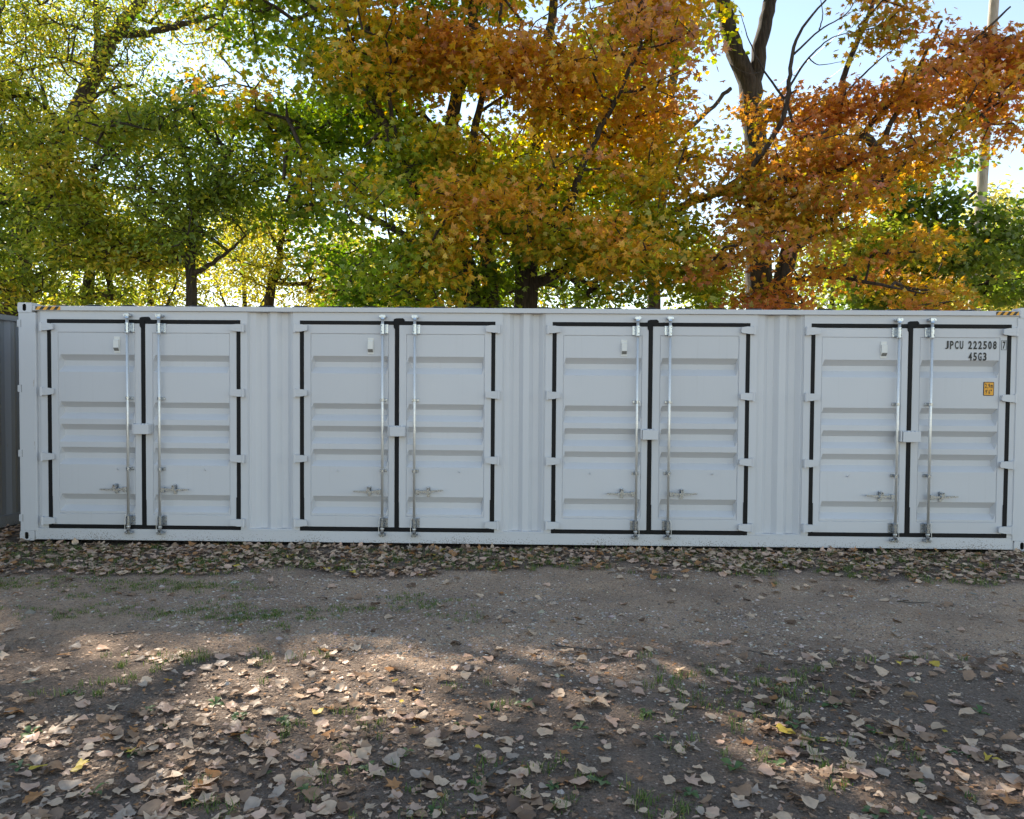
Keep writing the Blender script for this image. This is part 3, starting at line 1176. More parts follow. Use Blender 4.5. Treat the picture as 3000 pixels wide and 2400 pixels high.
def leaves_geo(shape, P, D, Nn, S, col):
    sv, st = SHAPES[shape]
    s, d, n = frames(D, Nn)
    k = len(sv)
    V = P[:, None, :] + S[:, None, None] * (sv[None, :, 0:1] * s[:, None, :] + sv[None, :, 1:2] * d[:, None, :] + sv[None, :, 2:3] * n[:, None, :])
    T = st[None] + (np.arange(len(P)) * k)[:, None, None]
    return V.reshape(-1, 3), T.reshape(-1, 3), np.repeat(col, k, axis=0)


def spline(pts, n):
    """Catmull-Rom through pts (x,y,z,r)"""
    P = np.array([pts[0]] + list(pts) + [pts[-1]], float)
    out = []
    for i in range(1, len(P) - 2):
        for t in np.linspace(0, 1, n, endpoint=False):
            a, b, c, d = P[i - 1], P[i], P[i + 1], P[i + 2]
            out.append(0.5 * ((2 * b) + (-a + c) * t + (2 * a - 5 * b + 4 * c - d) * t * t + (-a + 3 * b - 3 * c + d) * t ** 3))
    out.append(P[-2])
    return np.array(out)


def tube_geo(Q, n=10, rough=0.0, seed=0):
    P, R = Q[:, :3], np.maximum(Q[:, 3], 0.004)
    tan = np.gradient(P, axis=0)
    tan /= np.linalg.norm(tan, axis=1, keepdims=True) + 1e-9
    ref = np.array([0.3, 1.0, 0.1])
    a = np.cross(tan, ref)
    a /= np.linalg.norm(a, axis=1, keepdims=True) + 1e-9
    b = np.cross(tan, a)
    th = np.linspace(0, 2 * PI, n, endpoint=False)
    wob = 1.0
    if rough:
        rg = np.random.default_rng(seed)
        wob = 1 + rough * rg.uniform(-1, 1, (len(P), n)) + rough * 0.8 * rg.uniform(-1, 1, (1, n))
    rr = R[:, None] * wob * np.ones((len(P), n))
    V = P[:, None, :] + rr[..., None] * (np.cos(th)[None, :, None] * a[:, None, :] + np.sin(th)[None, :, None] * b[:, None, :])
    i = np.arange(len(P) - 1)[:, None] * n
    j = np.arange(n)[None, :]
    jn = (j + 1) % n
    T = np.stack([i + j, i + jn, i + n + jn, i + n + j], -1).reshape(-1, 4)
    return V.reshape(-1, 3), T


def cones_geo(A, B, RA, RB, n=5):
    d = B - A
    L = np.linalg.norm(d, axis=1, keepdims=True) + 1e-9
    d = d / L
    ref = np.where(np.abs(d[:, 2:3]) > 0.9, np.array([[1.0, 0, 0]]), np.array([[0, 0, 1.0]]))
    a = np.cross(d, ref)
    a /= np.linalg.norm(a, axis=1, keepdims=True) + 1e-9
    b = np.cross(d, a)
    th = np.linspace(0, 2 * PI, n, endpoint=False)
    ring = np.cos(th)[None, :, None] * a[:, None, :] + np.sin(th)[None, :, None] * b[:, None, :]
    V = np.concatenate([A[:, None] + RA[:, None, None] * ring, B[:, None] + RB[:, None, None] * ring], 1)
    j = np.arange(n)
    jn = (j + 1) % n
    t = np.stack([j, jn, n + jn, n + j], -1)
    T = (t[None] + (np.arange(len(A)) * 2 * n)[:, None, None]).reshape(-1, 4)
    return V.reshape(-1, 3), T


def hexmix(stops, t):
    """piecewise colour ramp, stops [(pos,(r,g,b))], t array"""
    xs = [s[0] for s in stops]
    return np.stack([np.interp(t, xs, [s[1][k] for s in stops]) for k in range(3)], -1)


AUTUMN = [(0.0, (0.115, 0.215, 0.014)), (0.22, (0.20, 0.295, 0.018)), (0.40, (0.37, 0.38, 0.022)), (0.55, (0.66, 0.42, 0.028)), (0.72, (0.64, 0.32, 0.045)), (0.88, (0.55, 0.25, 0.085)), (1.0, (0.54, 0.30, 0.20))]
RUST = [(0.0, (0.15, 0.18, 0.016)), (0.25, (0.38, 0.32, 0.022)), (0.50, (0.58, 0.30, 0.036)), (0.72, (0.52, 0.205, 0.058)), (0.9, (0.46, 0.175, 0.085)), (1.0, (0.52, 0.28, 0.19))]
GREEN = [(0.0, (0.085, 0.145, 0.020)), (0.4, (0.17, 0.25, 0.028)), (0.7, (0.34, 0.38, 0.036)), (0.9, (0.54, 0.48, 0.05)), (1.0, (0.62, 0.44, 0.06))]
LIME = [(0.0, (0.20, 0.26, 0.026)), (0.5, (0.42, 0.42, 0.045)), (0.85, (0.62, 0.50, 0.06)), (1.0, (0.62, 0.40, 0.07))]
PALE = [(0.0, (0.36, 0.40, 0.07)), (0.5, (0.62, 0.56, 0.13)), (1.0, (0.72, 0.56, 0.17))]


def make_tree(name, label, base, stems, lobes, n_clusters, per, shape, size, palette, huef, bark='bark', spread=0.33, seed=1, group=None, singles=0, tip_r=0.007, droop=0.55, cat='tree'):
    """stems: list of point lists (x,y,z,r); lobes: (centre, radii, weight)"""
    rg = np.random.default_rng(seed)
    base = np.array(base, float)
    root = empty(name, base)
    tag(root, label, cat, group)
    nodes, rads, parent = [], [], []
    for si, st in enumerate(stems):
        Q = spline(st, 6)
        jit = rg.normal(0, 1, (len(Q), 3)) * np.minimum(0.25 * Q[:, 3:4], 0.02)
        Q[1:-1, :3] += jit[1:-1]
        V_, T_ = tube_geo(Q, 12 if st[0][3] > 0.08 else 8, 0.05, seed + si)
        o = link('trunk' if (si == 0 or st[0][2] < 0.8) else 'limb', np_mesh('trunk', V_ - base, T_, None, True), M[bark], root)
        st0 = len(nodes)
        for k, qv in enumerate(Q):
            nodes.append(qv[:3])
            rads.append(max(qv[3], 0.012))
            parent.append(-1 if k == 0 else len(nodes) - 2)
    n_fix = len(nodes)
    # leaf clusters inside the lobes
    w = np.array([l[2] for l in lobes], float)
    w /= w.sum()
    pick = rg.choice(len(lobes), n_clusters, p=w)
    u = rg.normal(0, 1, (n_clusters, 3))
    u /= np.linalg.norm(u, axis=1, keepdims=True)
    rr = rg.uniform(0.25, 1.0, n_clusters) ** 0.55
    cen = np.array([l[0] for l in lobes], float)[pick]
    rd = np.array([l[1] for l in lobes], float)[pick]
    cl = cen + u * rr[:, None] * rd
    # a lumpy outline
    cl += (rg.normal(0, 0.10, cl.shape)) * rd
    keep = cl[:, 2] > 0.4
    # nothing may grow through the container
    inside = (cl[:, 0] > -0.6) & (cl[:, 0] < 12.8) & (cl[:, 1] > -0.3) & (cl[:, 1] < 3.0) & (cl[:, 2] < 3.35)
    cl = cl[keep & ~inside]
    nod = np.zeros((n_fix + 12 * len(cl) + 10, 3))
    nod[:n_fix] = nodes
    cnt = n_fix
    par = list(parent)
    rmin = list(rads)
    rem = list(range(len(cl)))
    d0 = np.array([np.min(((nod[:n_fix] - c) ** 2).sum(1)) for c in cl])
    order = np.argsort(d0)
    ends = []
    for ci in order:
        c = cl[ci]
        dv = nod[:cnt] - c
        dist = np.sqrt((dv ** 2).sum(1))
        cost = dist + 0.8 * np.maximum(0, dv[:, 2] + 0.05)
        k = int(np.argmin(cost))
        a = nod[k].copy()
        L = dist[k]
        ns = max(1, min(8, int(L / 0.32)))
        prev = k
        sag = np.array([0, 0, 0.10 * L]) if L > 0.3 else 0
        for s in range(1, ns + 1):
            t = s / ns
            p_ = a + (c - a) * t + sag * math.sin(PI * t) + (rg.normal(0, 0.035, 3) * min(1, L) if s < ns else 0)
            nod[cnt] = p_
            par.append(prev)
            rmin.append(0.0)
            prev = cnt
            cnt += 1
        ends.append((ci, prev, a))
    # pipe-model radii
    load = np.zeros(cnt)
    for (_, e, _a) in ends:
        load[e] += 1
    for k in range(cnt - 1, n_fix - 1, -1):
        load[par[k]] += load[k]
    rt = tip_r * np.power(np.maximum(load, 1), 0.46)
    idx = np.arange(n_fix, cnt)
    if len(idx):
        pa = np.array([par[k] for k in idx])
        RB = rt[idx]
        RA = np.array([min(max(rt[k], RB[i]), rmin[k] if k < n_fix else 9) for i, k in enumerate(pa)])
        V_, T_ = cones_geo(nod[pa], nod[idx], RA, RB, 5)
        o = link('branches', np_mesh('branches', V_ - base, T_, None, True), M[bark], root)
        tag(o, None, None, None, 'stuff')
    # leaves
    if len(cl) == 0:
        return root
    out_dir = np.zeros((len(cl), 3))
    endp = np.zeros((len(cl), 3))
    for (ci, e, a) in ends:
        v = cl[ci] - a
        out_dir[ci] = v / (np.linalg.norm(v) + 1e-6)
        endp[ci] = cl[ci]
    npl = rg.poisson(per, len(cl))
    ci = np.repeat(np.arange(len(cl)), npl)
    n = len(ci)
    off = rg.normal(0, 1, (n, 3)) * np.array([spread, spread, spread * 0.42])
    off += out_dir[ci] * rg.uniform(-0.5, 0.5, (n, 1)) * spread
    off[:, 2] -= 0.25 * (off[:, 0] ** 2 + off[:, 1] ** 2) / spread * 0.6
    P = endp[ci] + off
    az = rg.uniform(0, 2 * PI, n)
    D = np.stack([np.cos(az), np.sin(az), -droop + rg.normal(0, 0.35, n)], 1) + 0.6 * off / spread * np.array([1, 1, 0.3])
    Nn = np.stack([rg.normal(0, 0.6, n), rg.normal(0, 0.6, n), np.full(n, .75)], 1)
    S = size * rg.uniform(0.65, 1.15, n)
    ch = huef(endp, rg)[ci] + rg.normal(0, 0.06, n)
    col = hexmix(palette, np.clip(ch, 0, 1)) * rg.uniform(0.75, 1.2, (n, 1))
    pxa, pya, dpa = project(P)
    S = np.where((pya < -180) | (pxa < -250), S * 1.6, S)  # leaves out of view enlarged so the crowns shade more ground
    okk = ~in_fleck(P) & ~((P[:, 0] > -0.25) & (P[:, 0] < 12.45) & (P[:, 1] > -0.15) & (P[:, 1] < 2.65) & (P[:, 2] < 3.05))
    P, D, Nn, S, col = P[okk], D[okk], Nn[okk], S[okk], col[okk]
    if singles:
        px, py, dep = project(P)
        vis = (px > 20) & (px < 2980) & (py > 20) & (py < 880)
        sc_ = np.where(vis, S / dep, 0)
        top = np.argsort(-sc_)[:singles]
        sv, st_ = SHAPES[shape]
        # shared leaf meshes in a dozen tints
        q_ = np.argsort(np.argsort(col[top, 0])) * 12 // len(top)
        tints = [np_mesh('leaf', sv, st_, np.tile(col[top][q_ == i].mean(0), (len(sv), 1))) for i in range(12)]
        for t_ in tints:
            t_.materials.append(M['leaf'])
        s_, d_, n_ = frames(D[top], Nn[top])
        for i, ti in enumerate(top):
            lo = link('leaf', tints[q_[i]], None, root)
            mm = Matrix.Identity(4)
            for r_ in range(3):
                mm[r_][0], mm[r_][1], mm[r_][2] = s_[i][r_] * S[ti], d_[i][r_] * S[ti], n_[i][r_] * S[ti]
                mm[r_][3] = P[ti][r_] - base[r_]
            lo.matrix_local = mm
        rest = np.ones(len(P), bool)
        rest[top] = False
        P, D, Nn, S, col = P[rest], D[rest], Nn[rest], S[rest], col[rest]
    if shape != 'oval':
        px, py, dep = project(P)
        hid = (py < -120) | (px < -150) | (px > 3150) | (P[:, 1] > 6.3)
        g1_ = leaves_geo(shape, P[~hid], D[~hid], Nn[~hid], S[~hid], col[~hid])
        g2_ = leaves_geo('broad', P[hid], D[hid], Nn[hid], S[hid], col[hid])
        V_, T_, c_ = np.concatenate([g1_[0], g2_[0]]), np.concatenate([g1_[1], g2_[1] + len(g1_[0])]), np.concatenate([g1_[2], g2_[2]])
    else:
        V_, T_, c_ = leaves_geo(shape, P, D, Nn, S, col)
    o = link('crown', np_mesh('crown', V_ - base, T_, c_, True), M['leaf'], root)
    tag(o, None, None, None, 'stuff')
    return root


def stem(*pts):
    """pts (px, py, Y, radius) -> world"""
    return [tuple(at(a, b, Y)) + (r,) for a, b, Y, r in pts]


def lobe(px, py, Y, rx, ry, rz, w=None):
    return (at(px, py, Y), (rx, ry, rz), w if w is not None else rx * ry * rz)


def layers(n, x0, x1, y0, y1, Ya, Yb, rx, rz, seed, skip=None):
    """flat leafy sprays filling a volume, as boughs do"""
    rg = np.random.default_rng(seed)
    out = []
    while len(out) < n:
        px, py, Y = rg.uniform(x0, x1), rg.uniform(y0, y1), rg.uniform(Ya, Yb)
        if skip and skip(px, py):
            continue
        r_ = rg.uniform(*rx)
        out.append(lobe(px, py, Y, r_, r_ * rg.uniform(.7, 1.1), rg.uniform(*rz), r_ * r_))
    return out


# --- big green-to-orange maple, several stems, just behind the container
bA = at(1450, 1000, 6.0)
bA[2] = -0.05
sA = [
    [(bA[0] - .25, 6.0, -.1, .34)] + stem((1372, 850, 6.0, .25), (1335, 720, 6.0, .21), (1308, 500, 6.1, .165), (1335, 300, 6.2, .13), (1385, 80, 6.3, .115), (1400, -250, 6.4, .08), (1430, -600, 6.5, .03)),
    [(bA[0] + .55, 6.3, -.1, .32)] + stem((1540, 850, 6.3, .24), (1548, 620, 6.4, .18), (1585, 300, 6.5, .12), (1608, 120, 6.6, .10), (1640, -250, 6.8, .06), (1650, -600, 6.9, .03)),
    stem((1345, 770, 6.0, .15), (1255, 665, 5.6, .10), (1190, 500, 5.2, .075), (1110, 320, 4.9, .06), (1030, 120, 4.6, .045), (985, -80, 4.4, .03)),
    stem((1440, 980, 6.1, .2), (1435, 800, 6.0, .15), (1400, 560, 5.6, .10), (1395, 360, 5.2, .07), (1450, 150, 4.9, .045), (1480, -100, 4.6, .02)),
    stem((1540, 800, 6.3, .13), (1655, 620, 5.2, .085), (1725, 450, 4.6, .06), (1800, 300, 4.1, .045), (1880, 130, 3.7, .025)),
    stem((1550, 840, 6.3, .12), (1760, 730, 5.4, .085), (2000, 605, 5.0, .075), (2200, 545, 4.8, .07), (2440, 500, 4.6, .06), (2560, 440, 4.5, .05), (2620, 340, 4.4, .042), (2690, 200, 4.3, .03), (2760, 60, 4.2, .02)),
    stem((1345, 790, 6.0, .11), (1190, 690, 5.3, .07), (1010, 600, 4.7, .05), (830, 530, 4.3, .03)),
    stem((1190, 500, 5.2, .05), (1155, 380, 4.7, .04), (1140, 250, 4.4, .035), (1170, 150, 4.2, .02)),
    stem((2100, 575, 4.9, .05), (2220, 470, 4.5, .05), (2300, 330, 4.2, .045), (2312, 220, 4.0, .035), (2340, 100, 3.9, .025), (2420, 0, 3.8, .015)),
]


def hueA(c, rg):
    # outer sprays on the yard side turn first; the lower left stays green
    h = 0.25 + 0.042 * (c[:, 0] - 5.0) + 0.20 * np.clip((5.0 - c[:, 1]) / 2.0, -0.8, 1) + 0.20 * np.clip((c[:, 2] - 4.6) / 3, -1, 1)
    h = h + 0.65 * (fbm(c[:, 0] * 1.0 + 3, c[:, 2] * 1.2 + c[:, 1] * 0.7, 77, 3) - 0.5) + rg.normal(0, 0.085, len(c))
    return np.clip(h, 0.0, 1.0)


skA = lambda x, y: (x < 1050 and y > 420 + (x - 620) * 0.95) or (x > 2000 and y < 330) or (x < 700 and y < 130)
lA = layers(84, 620, 2060, -150, 880, 3.2, 7.4, (.65, 1.15), (.30, .58), 3, skA) + layers(20, 900, 2000, 0, 850, 7.5, 10.0, (1.0, 1.5), (.4, .7), 4, skA)
lA += layers(24, 1080, 2080, 620, 890, 3.4, 6.4, (.6, 1.0), (.2, .36), 6)
lA += layers(26, 550, 2150, -900, -120, 4.5, 9.0, (1.3, 2.0), (.5, .8), 5)
make_tree('maple_tree', 'big maple with green, yellow and orange leaves rising behind the middle of the long container', bA, sA, lA, 3500, 33, 'maple', 0.124, AUTUMN, hueA, 'bark', 0.23, 5, None, 300)

# --- rust-orange maple limbs to the right
bB = at(2270, 1000, 5.6)
bB[2] = -0.05
sB = [
    [(bB[0] - .1, 5.6, -.1, .26)] + stem((2295, 815, 5.6, .17), (2345, 690, 5.6, .15), (2395, 570, 5.5, .11), (2440, 400, 5.3, .075), (2480, 200, 5.1, .05), (2560, 0, 4.9, .035), (2600, -250, 4.8, .02)),
    stem((2330, 730, 5.6, .09), (2480, 600, 5.0, .06), (2640, 480, 4.6, .045), (2800, 380, 4.3, .03), (2930, 300, 4.1, .018)),
    stem((2395, 570, 5.5, .07), (2540, 380, 5.0, .05), (2680, 240, 4.6, .04), (2850, 120, 4.3, .025), (2960, 20, 4.2, .015)),
    stem((2290, 840, 5.6, .07), (2420, 810, 5.0, .045), (2560, 830, 4.4, .03), (2700, 860, 4.0, .015)),
    stem((2320, 760, 5.6, .06), (2230, 640, 5.0, .04), (2130, 560, 4.6, .025)),
]
for pts_ in (((2305, 300, 4.2, .022), (2240, 210, 4.1, .016), (2195, 120, 4.0, .010), (2170, 40, 4.0, .005)), ((2308, 260, 4.1, .022), (2370, 170, 4.0, .016), (2440, 110, 4.0, .010), (2530, 90, 4.0, .005)),
             ((2325, 160, 4.0, .02), (2400, 90, 3.9, .014), (2480, 40, 3.9, .009), (2520, -30, 3.9, .005)), ((2440, 400, 5.3, .03), (2470, 290, 5.0, .022), (2560, 190, 4.8, .014), (2640, 130, 4.7, .006)),
             ((2400, 90, 3.9, .012), (2410, 40, 3.9, .008), (2400, -20, 3.9, .005)), ((2370, 170, 4.0, .012), (2400, 190, 3.9, .008), (2470, 180, 3.9, .004)), ((2240, 210, 4.1, .012), (2190, 215, 4.0, .008), (2140, 190, 4.0, .004))):
    sB.append(stem(*pts_))


def hueB(c, rg):
    h = 0.44 + 0.10 * np.clip((c[:, 0] - 9) / 3, -1, 1) + 0.5 * (fbm(c[:, 0] * 0.6, c[:, 2] * 0.6, 55, 3) - 0.5) * 1.5 + rg.normal(0, 0.14, len(c))
    return np.clip(h, 0, 1)


def skB(x, y):
    return (2030 < x < 2300 and y < 300) or (2230 < x < 2560 and y < 170) or (x > 2760 and y > 470) or (2330 < x < 2560 and 170 < y < 300) or (x > 2620 and 480 < y < 700) or (x > 2820 and y < 90) or (2835 < x < 2935 and y > 240) or (2850 < x < 2940 and y < 110) or (x < 2120 and y < 420)


lB = layers(46, 1960, 3010, -60, 880, 3.5, 5.6, (.45, .85), (.15, .30), 13, skB) + layers(9, 2600, 3000, 130, 330, 3.8, 5.0, (.5, .8), (.2, .35), 14) + layers(10, 2300, 3000, -520, -180, 4.2, 6.0, (.8, 1.2), (.3, .5), 15)
make_tree('maple_tree', 'rust orange maple with dark arching limbs spreading behind the fourth pair of doors', bB, sB, lB, 800, 30, 'maple', 0.116, RUST, hueB, 'bark', 0.22, 8, None, 200)

# --- tall dark forked trunk
bD = at(2245, 1000, 9.0)
bD[2] = -0.05
sD = [
    [(bD[0] - .05, 9.0, -.1, .42)] + stem((2225, 800, 9.0, .31), (2215, 480, 9.0, .27), (2195, 270, 9.0, .235), (2150, 130, 9.0, .20), (2112, -10, 9.0, .18), (2060, -300, 9.1, .13), (2030, -600, 9.2, .05)),
    stem((2205, 290, 9.0, .19), (2232, 110, 9.0, .16), (2262, -20, 9.0, .145), (2320, -300, 8.9, .10), (2380, -600, 8.9, .04)),
    stem((2210, 420, 9.0, .08), (2250, 350, 8.8, .06), (2300, 300, 8.6, .035)),
    stem((1955, 430, 8.2, .06), (2060, 340, 8.6, .05), (2140, 260, 8.9, .05)),
]
lD = [lobe(2100, -420, 9, 2.6, 2.4, 1.8), lobe(2400, -500, 9, 2.4, 2.2, 1.8), lobe(1850, -200, 9.5, 1.6, 1.6, 1.2), lobe(2290, 320, 8.6, .5, .5, .4), lobe(2230, 640, 8.5, .7, .6, .6), lobe(2100, 430, 8.6, .5, .6, .5)]
make_tree('ash_tree', 'tall dark forked trunk standing clear against the blue sky right of centre', bD, sD, lD, 420, 18, 'silver', 0.13, GREEN, lambda c, rg: rg.uniform(0.25, 0.8, len(c)), 'bark', 0.34, 12)

# --- thin grey trunk between the two maples
bI = at(1915, 1000, 8.2)
bI[2] = -0.05
sI = [[(bI[0], 8.2, -.1, .2)] + stem((1918, 800, 8.2, .145), (1935, 600, 8.2, .13), (1940, 420, 8.2, .12), (1960, 300, 8.2, .10), (1985, 120, 8.2, .08), (2000, -100, 8.2, .05))]
lI = [lobe(1990, 60, 8.2, .9, .9, 1.0), lobe(1960, 250, 8.0, .6, .6, .7), lobe(1980, -250, 8.2, 1.4, 1.4, 1.0)]
make_tree('young_maple_tree', 'slim grey-barked tree with yellow green leaves between the two maples', bI, sI, lI, 170, 16, 'maple', 0.14, AUTUMN, lambda c, rg: rg.uniform(0.25, 0.6, len(c)), 'bark_grey', 0.3, 14)

# --- green silver maple by the pole
bC = at(2650, 1000, 8.5)
bC[2] = -0.05
sC = [
    [(bC[0], 8.5, -.1, .26)] + stem((2650, 850, 8.5, .18), (2640, 700, 8.4, .15), (2628, 620, 8.3, .11), (2600, 500, 8.2, .09), (2560, 430, 8.1, .10), (2520, 400, 8.0, .09), (2440, 430, 7.9, .05)),
    stem((2645, 760, 8.4, .1), (2760, 640, 8.0, .06), (2860, 560, 7.8, .03)),
    stem((2650, 840, 8.5, .08), (2800, 760, 7.8, .05), (2960, 700, 7.4, .02)),
]
lC = layers(34, 2540, 3040, 480, 900, 6.4, 9.0, (.5, .9), (.15, .32), 23, lambda x, y: (x > 2780 and y < 590) or 2815 < x < 2915)
make_tree('silver_maple_tree', 'dark green silver maple with a broken stub beside the utility pole', bC, sC, lC, 760, 22, 'silver', 0.135, GREEN, lambda c, rg: np.clip(0.45 + 0.35 * (fbm(c[:, 0], c[:, 2], 9, 3) - .5) * 2 + rg.normal(0, .12, len(c)), 0, 1), 'bark', 0.26, 17)

# --- leaning old tree at the left
bE = at(-60, 1000, 9.5)
bE[2] = -0.05
sE = [
    [(bE[0], 9.5, -.1, .42)] + stem((60, 720, 9.5, .30), (120, 560, 9.5, .27), (185, 420, 9.5, .25), (240, 300, 9.5, .215), (292, 185, 9.5, .19), (335, 105, 9.5, .165), (412, 0, 9.5, .13), (500, -160, 9.6, .10), (600, -400, 9.7, .05)),
    stem((345, 100, 9.5, .10), (430, 98, 9.3, .085), (500, 80, 9.1, .07), (560, 66, 9.0, .06), (650, 40, 8.8, .03)),
    stem((292, 185, 9.5, .10), (285, 90, 9.6, .08), (280, -60, 9.7, .05), (270, -250, 9.8, .03)),
    stem((150, 480, 9.5, .10), (60, 330, 9.6, .07), (-30, 220, 9.7, .05)),
    stem((215, 350, 9.5, .07), (300, 270, 9.2, .05), (400, 250, 9.0, .03)),
]
lE = layers(70, -120, 760, -120, 430, 8.2, 11.5, (.6, 1.1), (.25, .5), 33, lambda x, y: (430 < x < 580 and 120 < y < 280) or (200 < x < 400 and y > 230))
lE += layers(44, -700, 1000, -1000, -110, 8.5, 12.0, (1.4, 2.2), (.5, .9), 34)
make_tree('ash_tree', 'old leaning tree with thick dark trunk and small pale yellow leaves at upper left', bE, sE, lE, 4100, 30, 'oval', 0.115, GREEN, lambda c, rg: np.clip(rg.normal(.68, .2, len(c)), 0, 1), 'bark', 0.36, 21)

# --- green boxelders at the left
bF = at(562, 1000, 7.2)
bF[2] = -0.05
sF = [
    [(bF[0], 7.2, -.1, .15)] + stem((562, 860, 7.2, .115), (560, 720, 7.2, .095), (566, 600, 7.2, .07), (540, 450, 7.2, .05), (500, 320, 7.2, .03)),
    stem((570, 800, 7.2, .06), (640, 760, 7.0, .045), (720, 690, 6.8, .02)),
    stem((562, 700, 7.2, .055), (450, 560, 6.6, .04), (330, 450, 6.2, .025), (200, 380, 5.9, .015)),
    stem((562, 640, 7.2, .045), (650, 480, 6.9, .03), (700, 360, 6.8, .02)),
]
lF = layers(36, 200, 720, 260, 800, 5.4, 8.4, (.5, .95), (.2, .42), 43, lambda x, y: (y < 330 and x < 420) or (x > 600 and y > 640) or (x > 640 and y < 330))
make_tree('boxelder_tree', 'slender boxelder with dense dull green leaves above the first pair of doors', bF, sF, lF, 720, 27, 'oval', 0.14, GREEN, lambda c, rg: np.clip(0.58 + 0.8 * (fbm(c[:, 0] * .8, c[:, 2] * .8, 19, 3) - .5) + rg.normal(0, .16, len(c)), 0, 1), 'bark', 0.30, 23, 'boxelders at the left')
bH = at(255, 1000, 8.0)
bH[2] = -0.05
sH = [
    [(bH[0], 8.0, -.1, .15)] + stem((258, 860, 8.0, .12), (265, 760, 8.0, .10), (240, 600, 7.8, .07), (180, 420, 7.6, .05), (120, 250, 7.4, .03)),
    stem((262, 780, 8.0, .08), (150, 790, 7.6, .06), (40, 850, 7.2, .05), (-60, 820, 7.0, .03)),
    stem((250, 660, 7.9, .05), (100, 600, 7.4, .035), (-20, 560, 7.0, .02)),
]
lH = layers(34, -120, 420, 180, 890, 5.8, 8.8, (.5, .95), (.2, .42), 53, lambda x, y: (x > 130 and y < 420) or (x > 300 and y < 640))
make_tree('boxelder_tree', 'bushy boxelder with drooping green branches at the left edge above the corner casting', bH, sH, lH, 850, 28, 'oval', 0.14, GREEN, lambda c, rg: np.clip(0.58 + 0.8 * (fbm(c[:, 0] * .8, c[:, 2] * .8, 29, 3) - .5) + rg.normal(0, .16, len(c)), 0, 1), 'bark', 0.30, 27, 'boxelders at the left')

# --- thin sunlit yellow tree between boxelder and maple
bG = at(790, 1000, 11.5)
bG[2] = -0.05
sG = [
    [(bG[0], 11.5, -.1, .15)] + stem((790, 880, 11.5, .13), (815, 800, 11.5, .11), (822, 720, 11.5, .085), (840, 640, 11.5, .06), (870, 560, 11.5, .035)),
    stem((812, 830, 11.5, .06), (900, 830, 11.2, .055), (990, 790, 11.0, .03)),
    stem((822, 740, 11.5, .05), (780, 660, 11.4, .035), (760, 580, 11.3, .02)),
]
lG = [lobe(820, 640, 11.5, 1.2, 1.0, .6), lobe(960, 760, 11.2, 1.4, 1.0, .6), lobe(760, 780, 11.3, 1.1, .9, .6), lobe(1050, 850, 11, 1.4, .9, .4), lobe(700, 660, 11.6, .9, .8, .5)]
make_tree('locust_tree', 'thin crooked tree with sparse sunlit yellow leaves above the second pair of doors', bG, sG, lG, 420, 24, 'oval', 0.12, LIME, lambda c, rg: np.clip(rg.normal(.55, .2, len(c)), 0, 1), 'bark', 0.34, 31)

# --- trees farther back
far = [
    (150, 18.0, 9.5, 3.2, LIME, .35, 'bright green tree far behind the boxelders, at the left edge'),
    (430, 21.0, 8.6, 3.2, LIME, .40, 'sunlit yellow green tree far behind the slender boxelder'),
    (720, 24.0, 9.8, 3.4, LIME, .55, 'hazy yellow tree far behind, over the gap between first and second door pairs'),
    (1020, 22.0, 8.2, 3.2, PALE, .40, 'pale gold tree far behind, left of the big maple trunk'),
    (1330, 19.0, 9.0, 3.4, LIME, .45, 'distant yellow green tree seen between the stems of the big maple'),
    (1700, 20.0, 10, 3.6, GREEN, .55, 'distant green tree glimpsed between the two maples'),
    (2120, 21.0, 7.4, 3.0, LIME, .25, 'distant yellow green tree low behind the forked trunk'),
    (2450, 19.0, 8.0, 3.2, LIME, .30, 'distant pale green tree low behind the rust orange maple'),
    (2760, 22.0, 8.4, 3.0, LIME, .35, 'distant light green tree behind the silver maple'),
    (2960, 17.0, 8.2, 2.0, PALE, .45, 'pale yellow feathery tree at the right edge beyond the utility pole'),
]
for i, (px, Y, hgt, rr_, pal, hm, lab) in enumerate(far):
    b_ = at(px, 1000, Y)
    b_[2] = -0.05
    x, y = b_[0], b_[1]
    ln = random.uniform(-.4, .4)
    s_ = [[(x, y, -.1, .2), (x + .1, y, hgt * .3, .15), (x + ln * .5, y + .1, hgt * .6, .10), (x + ln, y, hgt * .92, .03)],
          [(x + ln * .3, y, hgt * .42, .08), (x + 1.0, y - .3, hgt * .6, .05), (x + 1.6, y - .4, hgt * .75, .02)],
          [(x + ln * .3, y, hgt * .36, .08), (x - .9, y - .2, hgt * .58, .05), (x - 1.5, y + .2, hgt * .7, .02)]]
    l_ = [((x + random.uniform(-1, 1), y + random.uniform(-.8, .8), hgt * f), (rr_ * s, rr_ * .8 * s, hgt * .2), 1.0) for f, s in ((.35, .8), (.5, 1.0), (.62, .95), (.78, .7), (.9, .4))]
    make_tree('background_tree', lab, b_, s_, l_, 600, 16, 'oval', 0.22, pal, (lambda hm: lambda c, rg: np.clip(rg.normal(hm, .2, len(c)), 0, 1))(hm), 'bark', 0.42, 40 + i, 'trees far behind the containers')

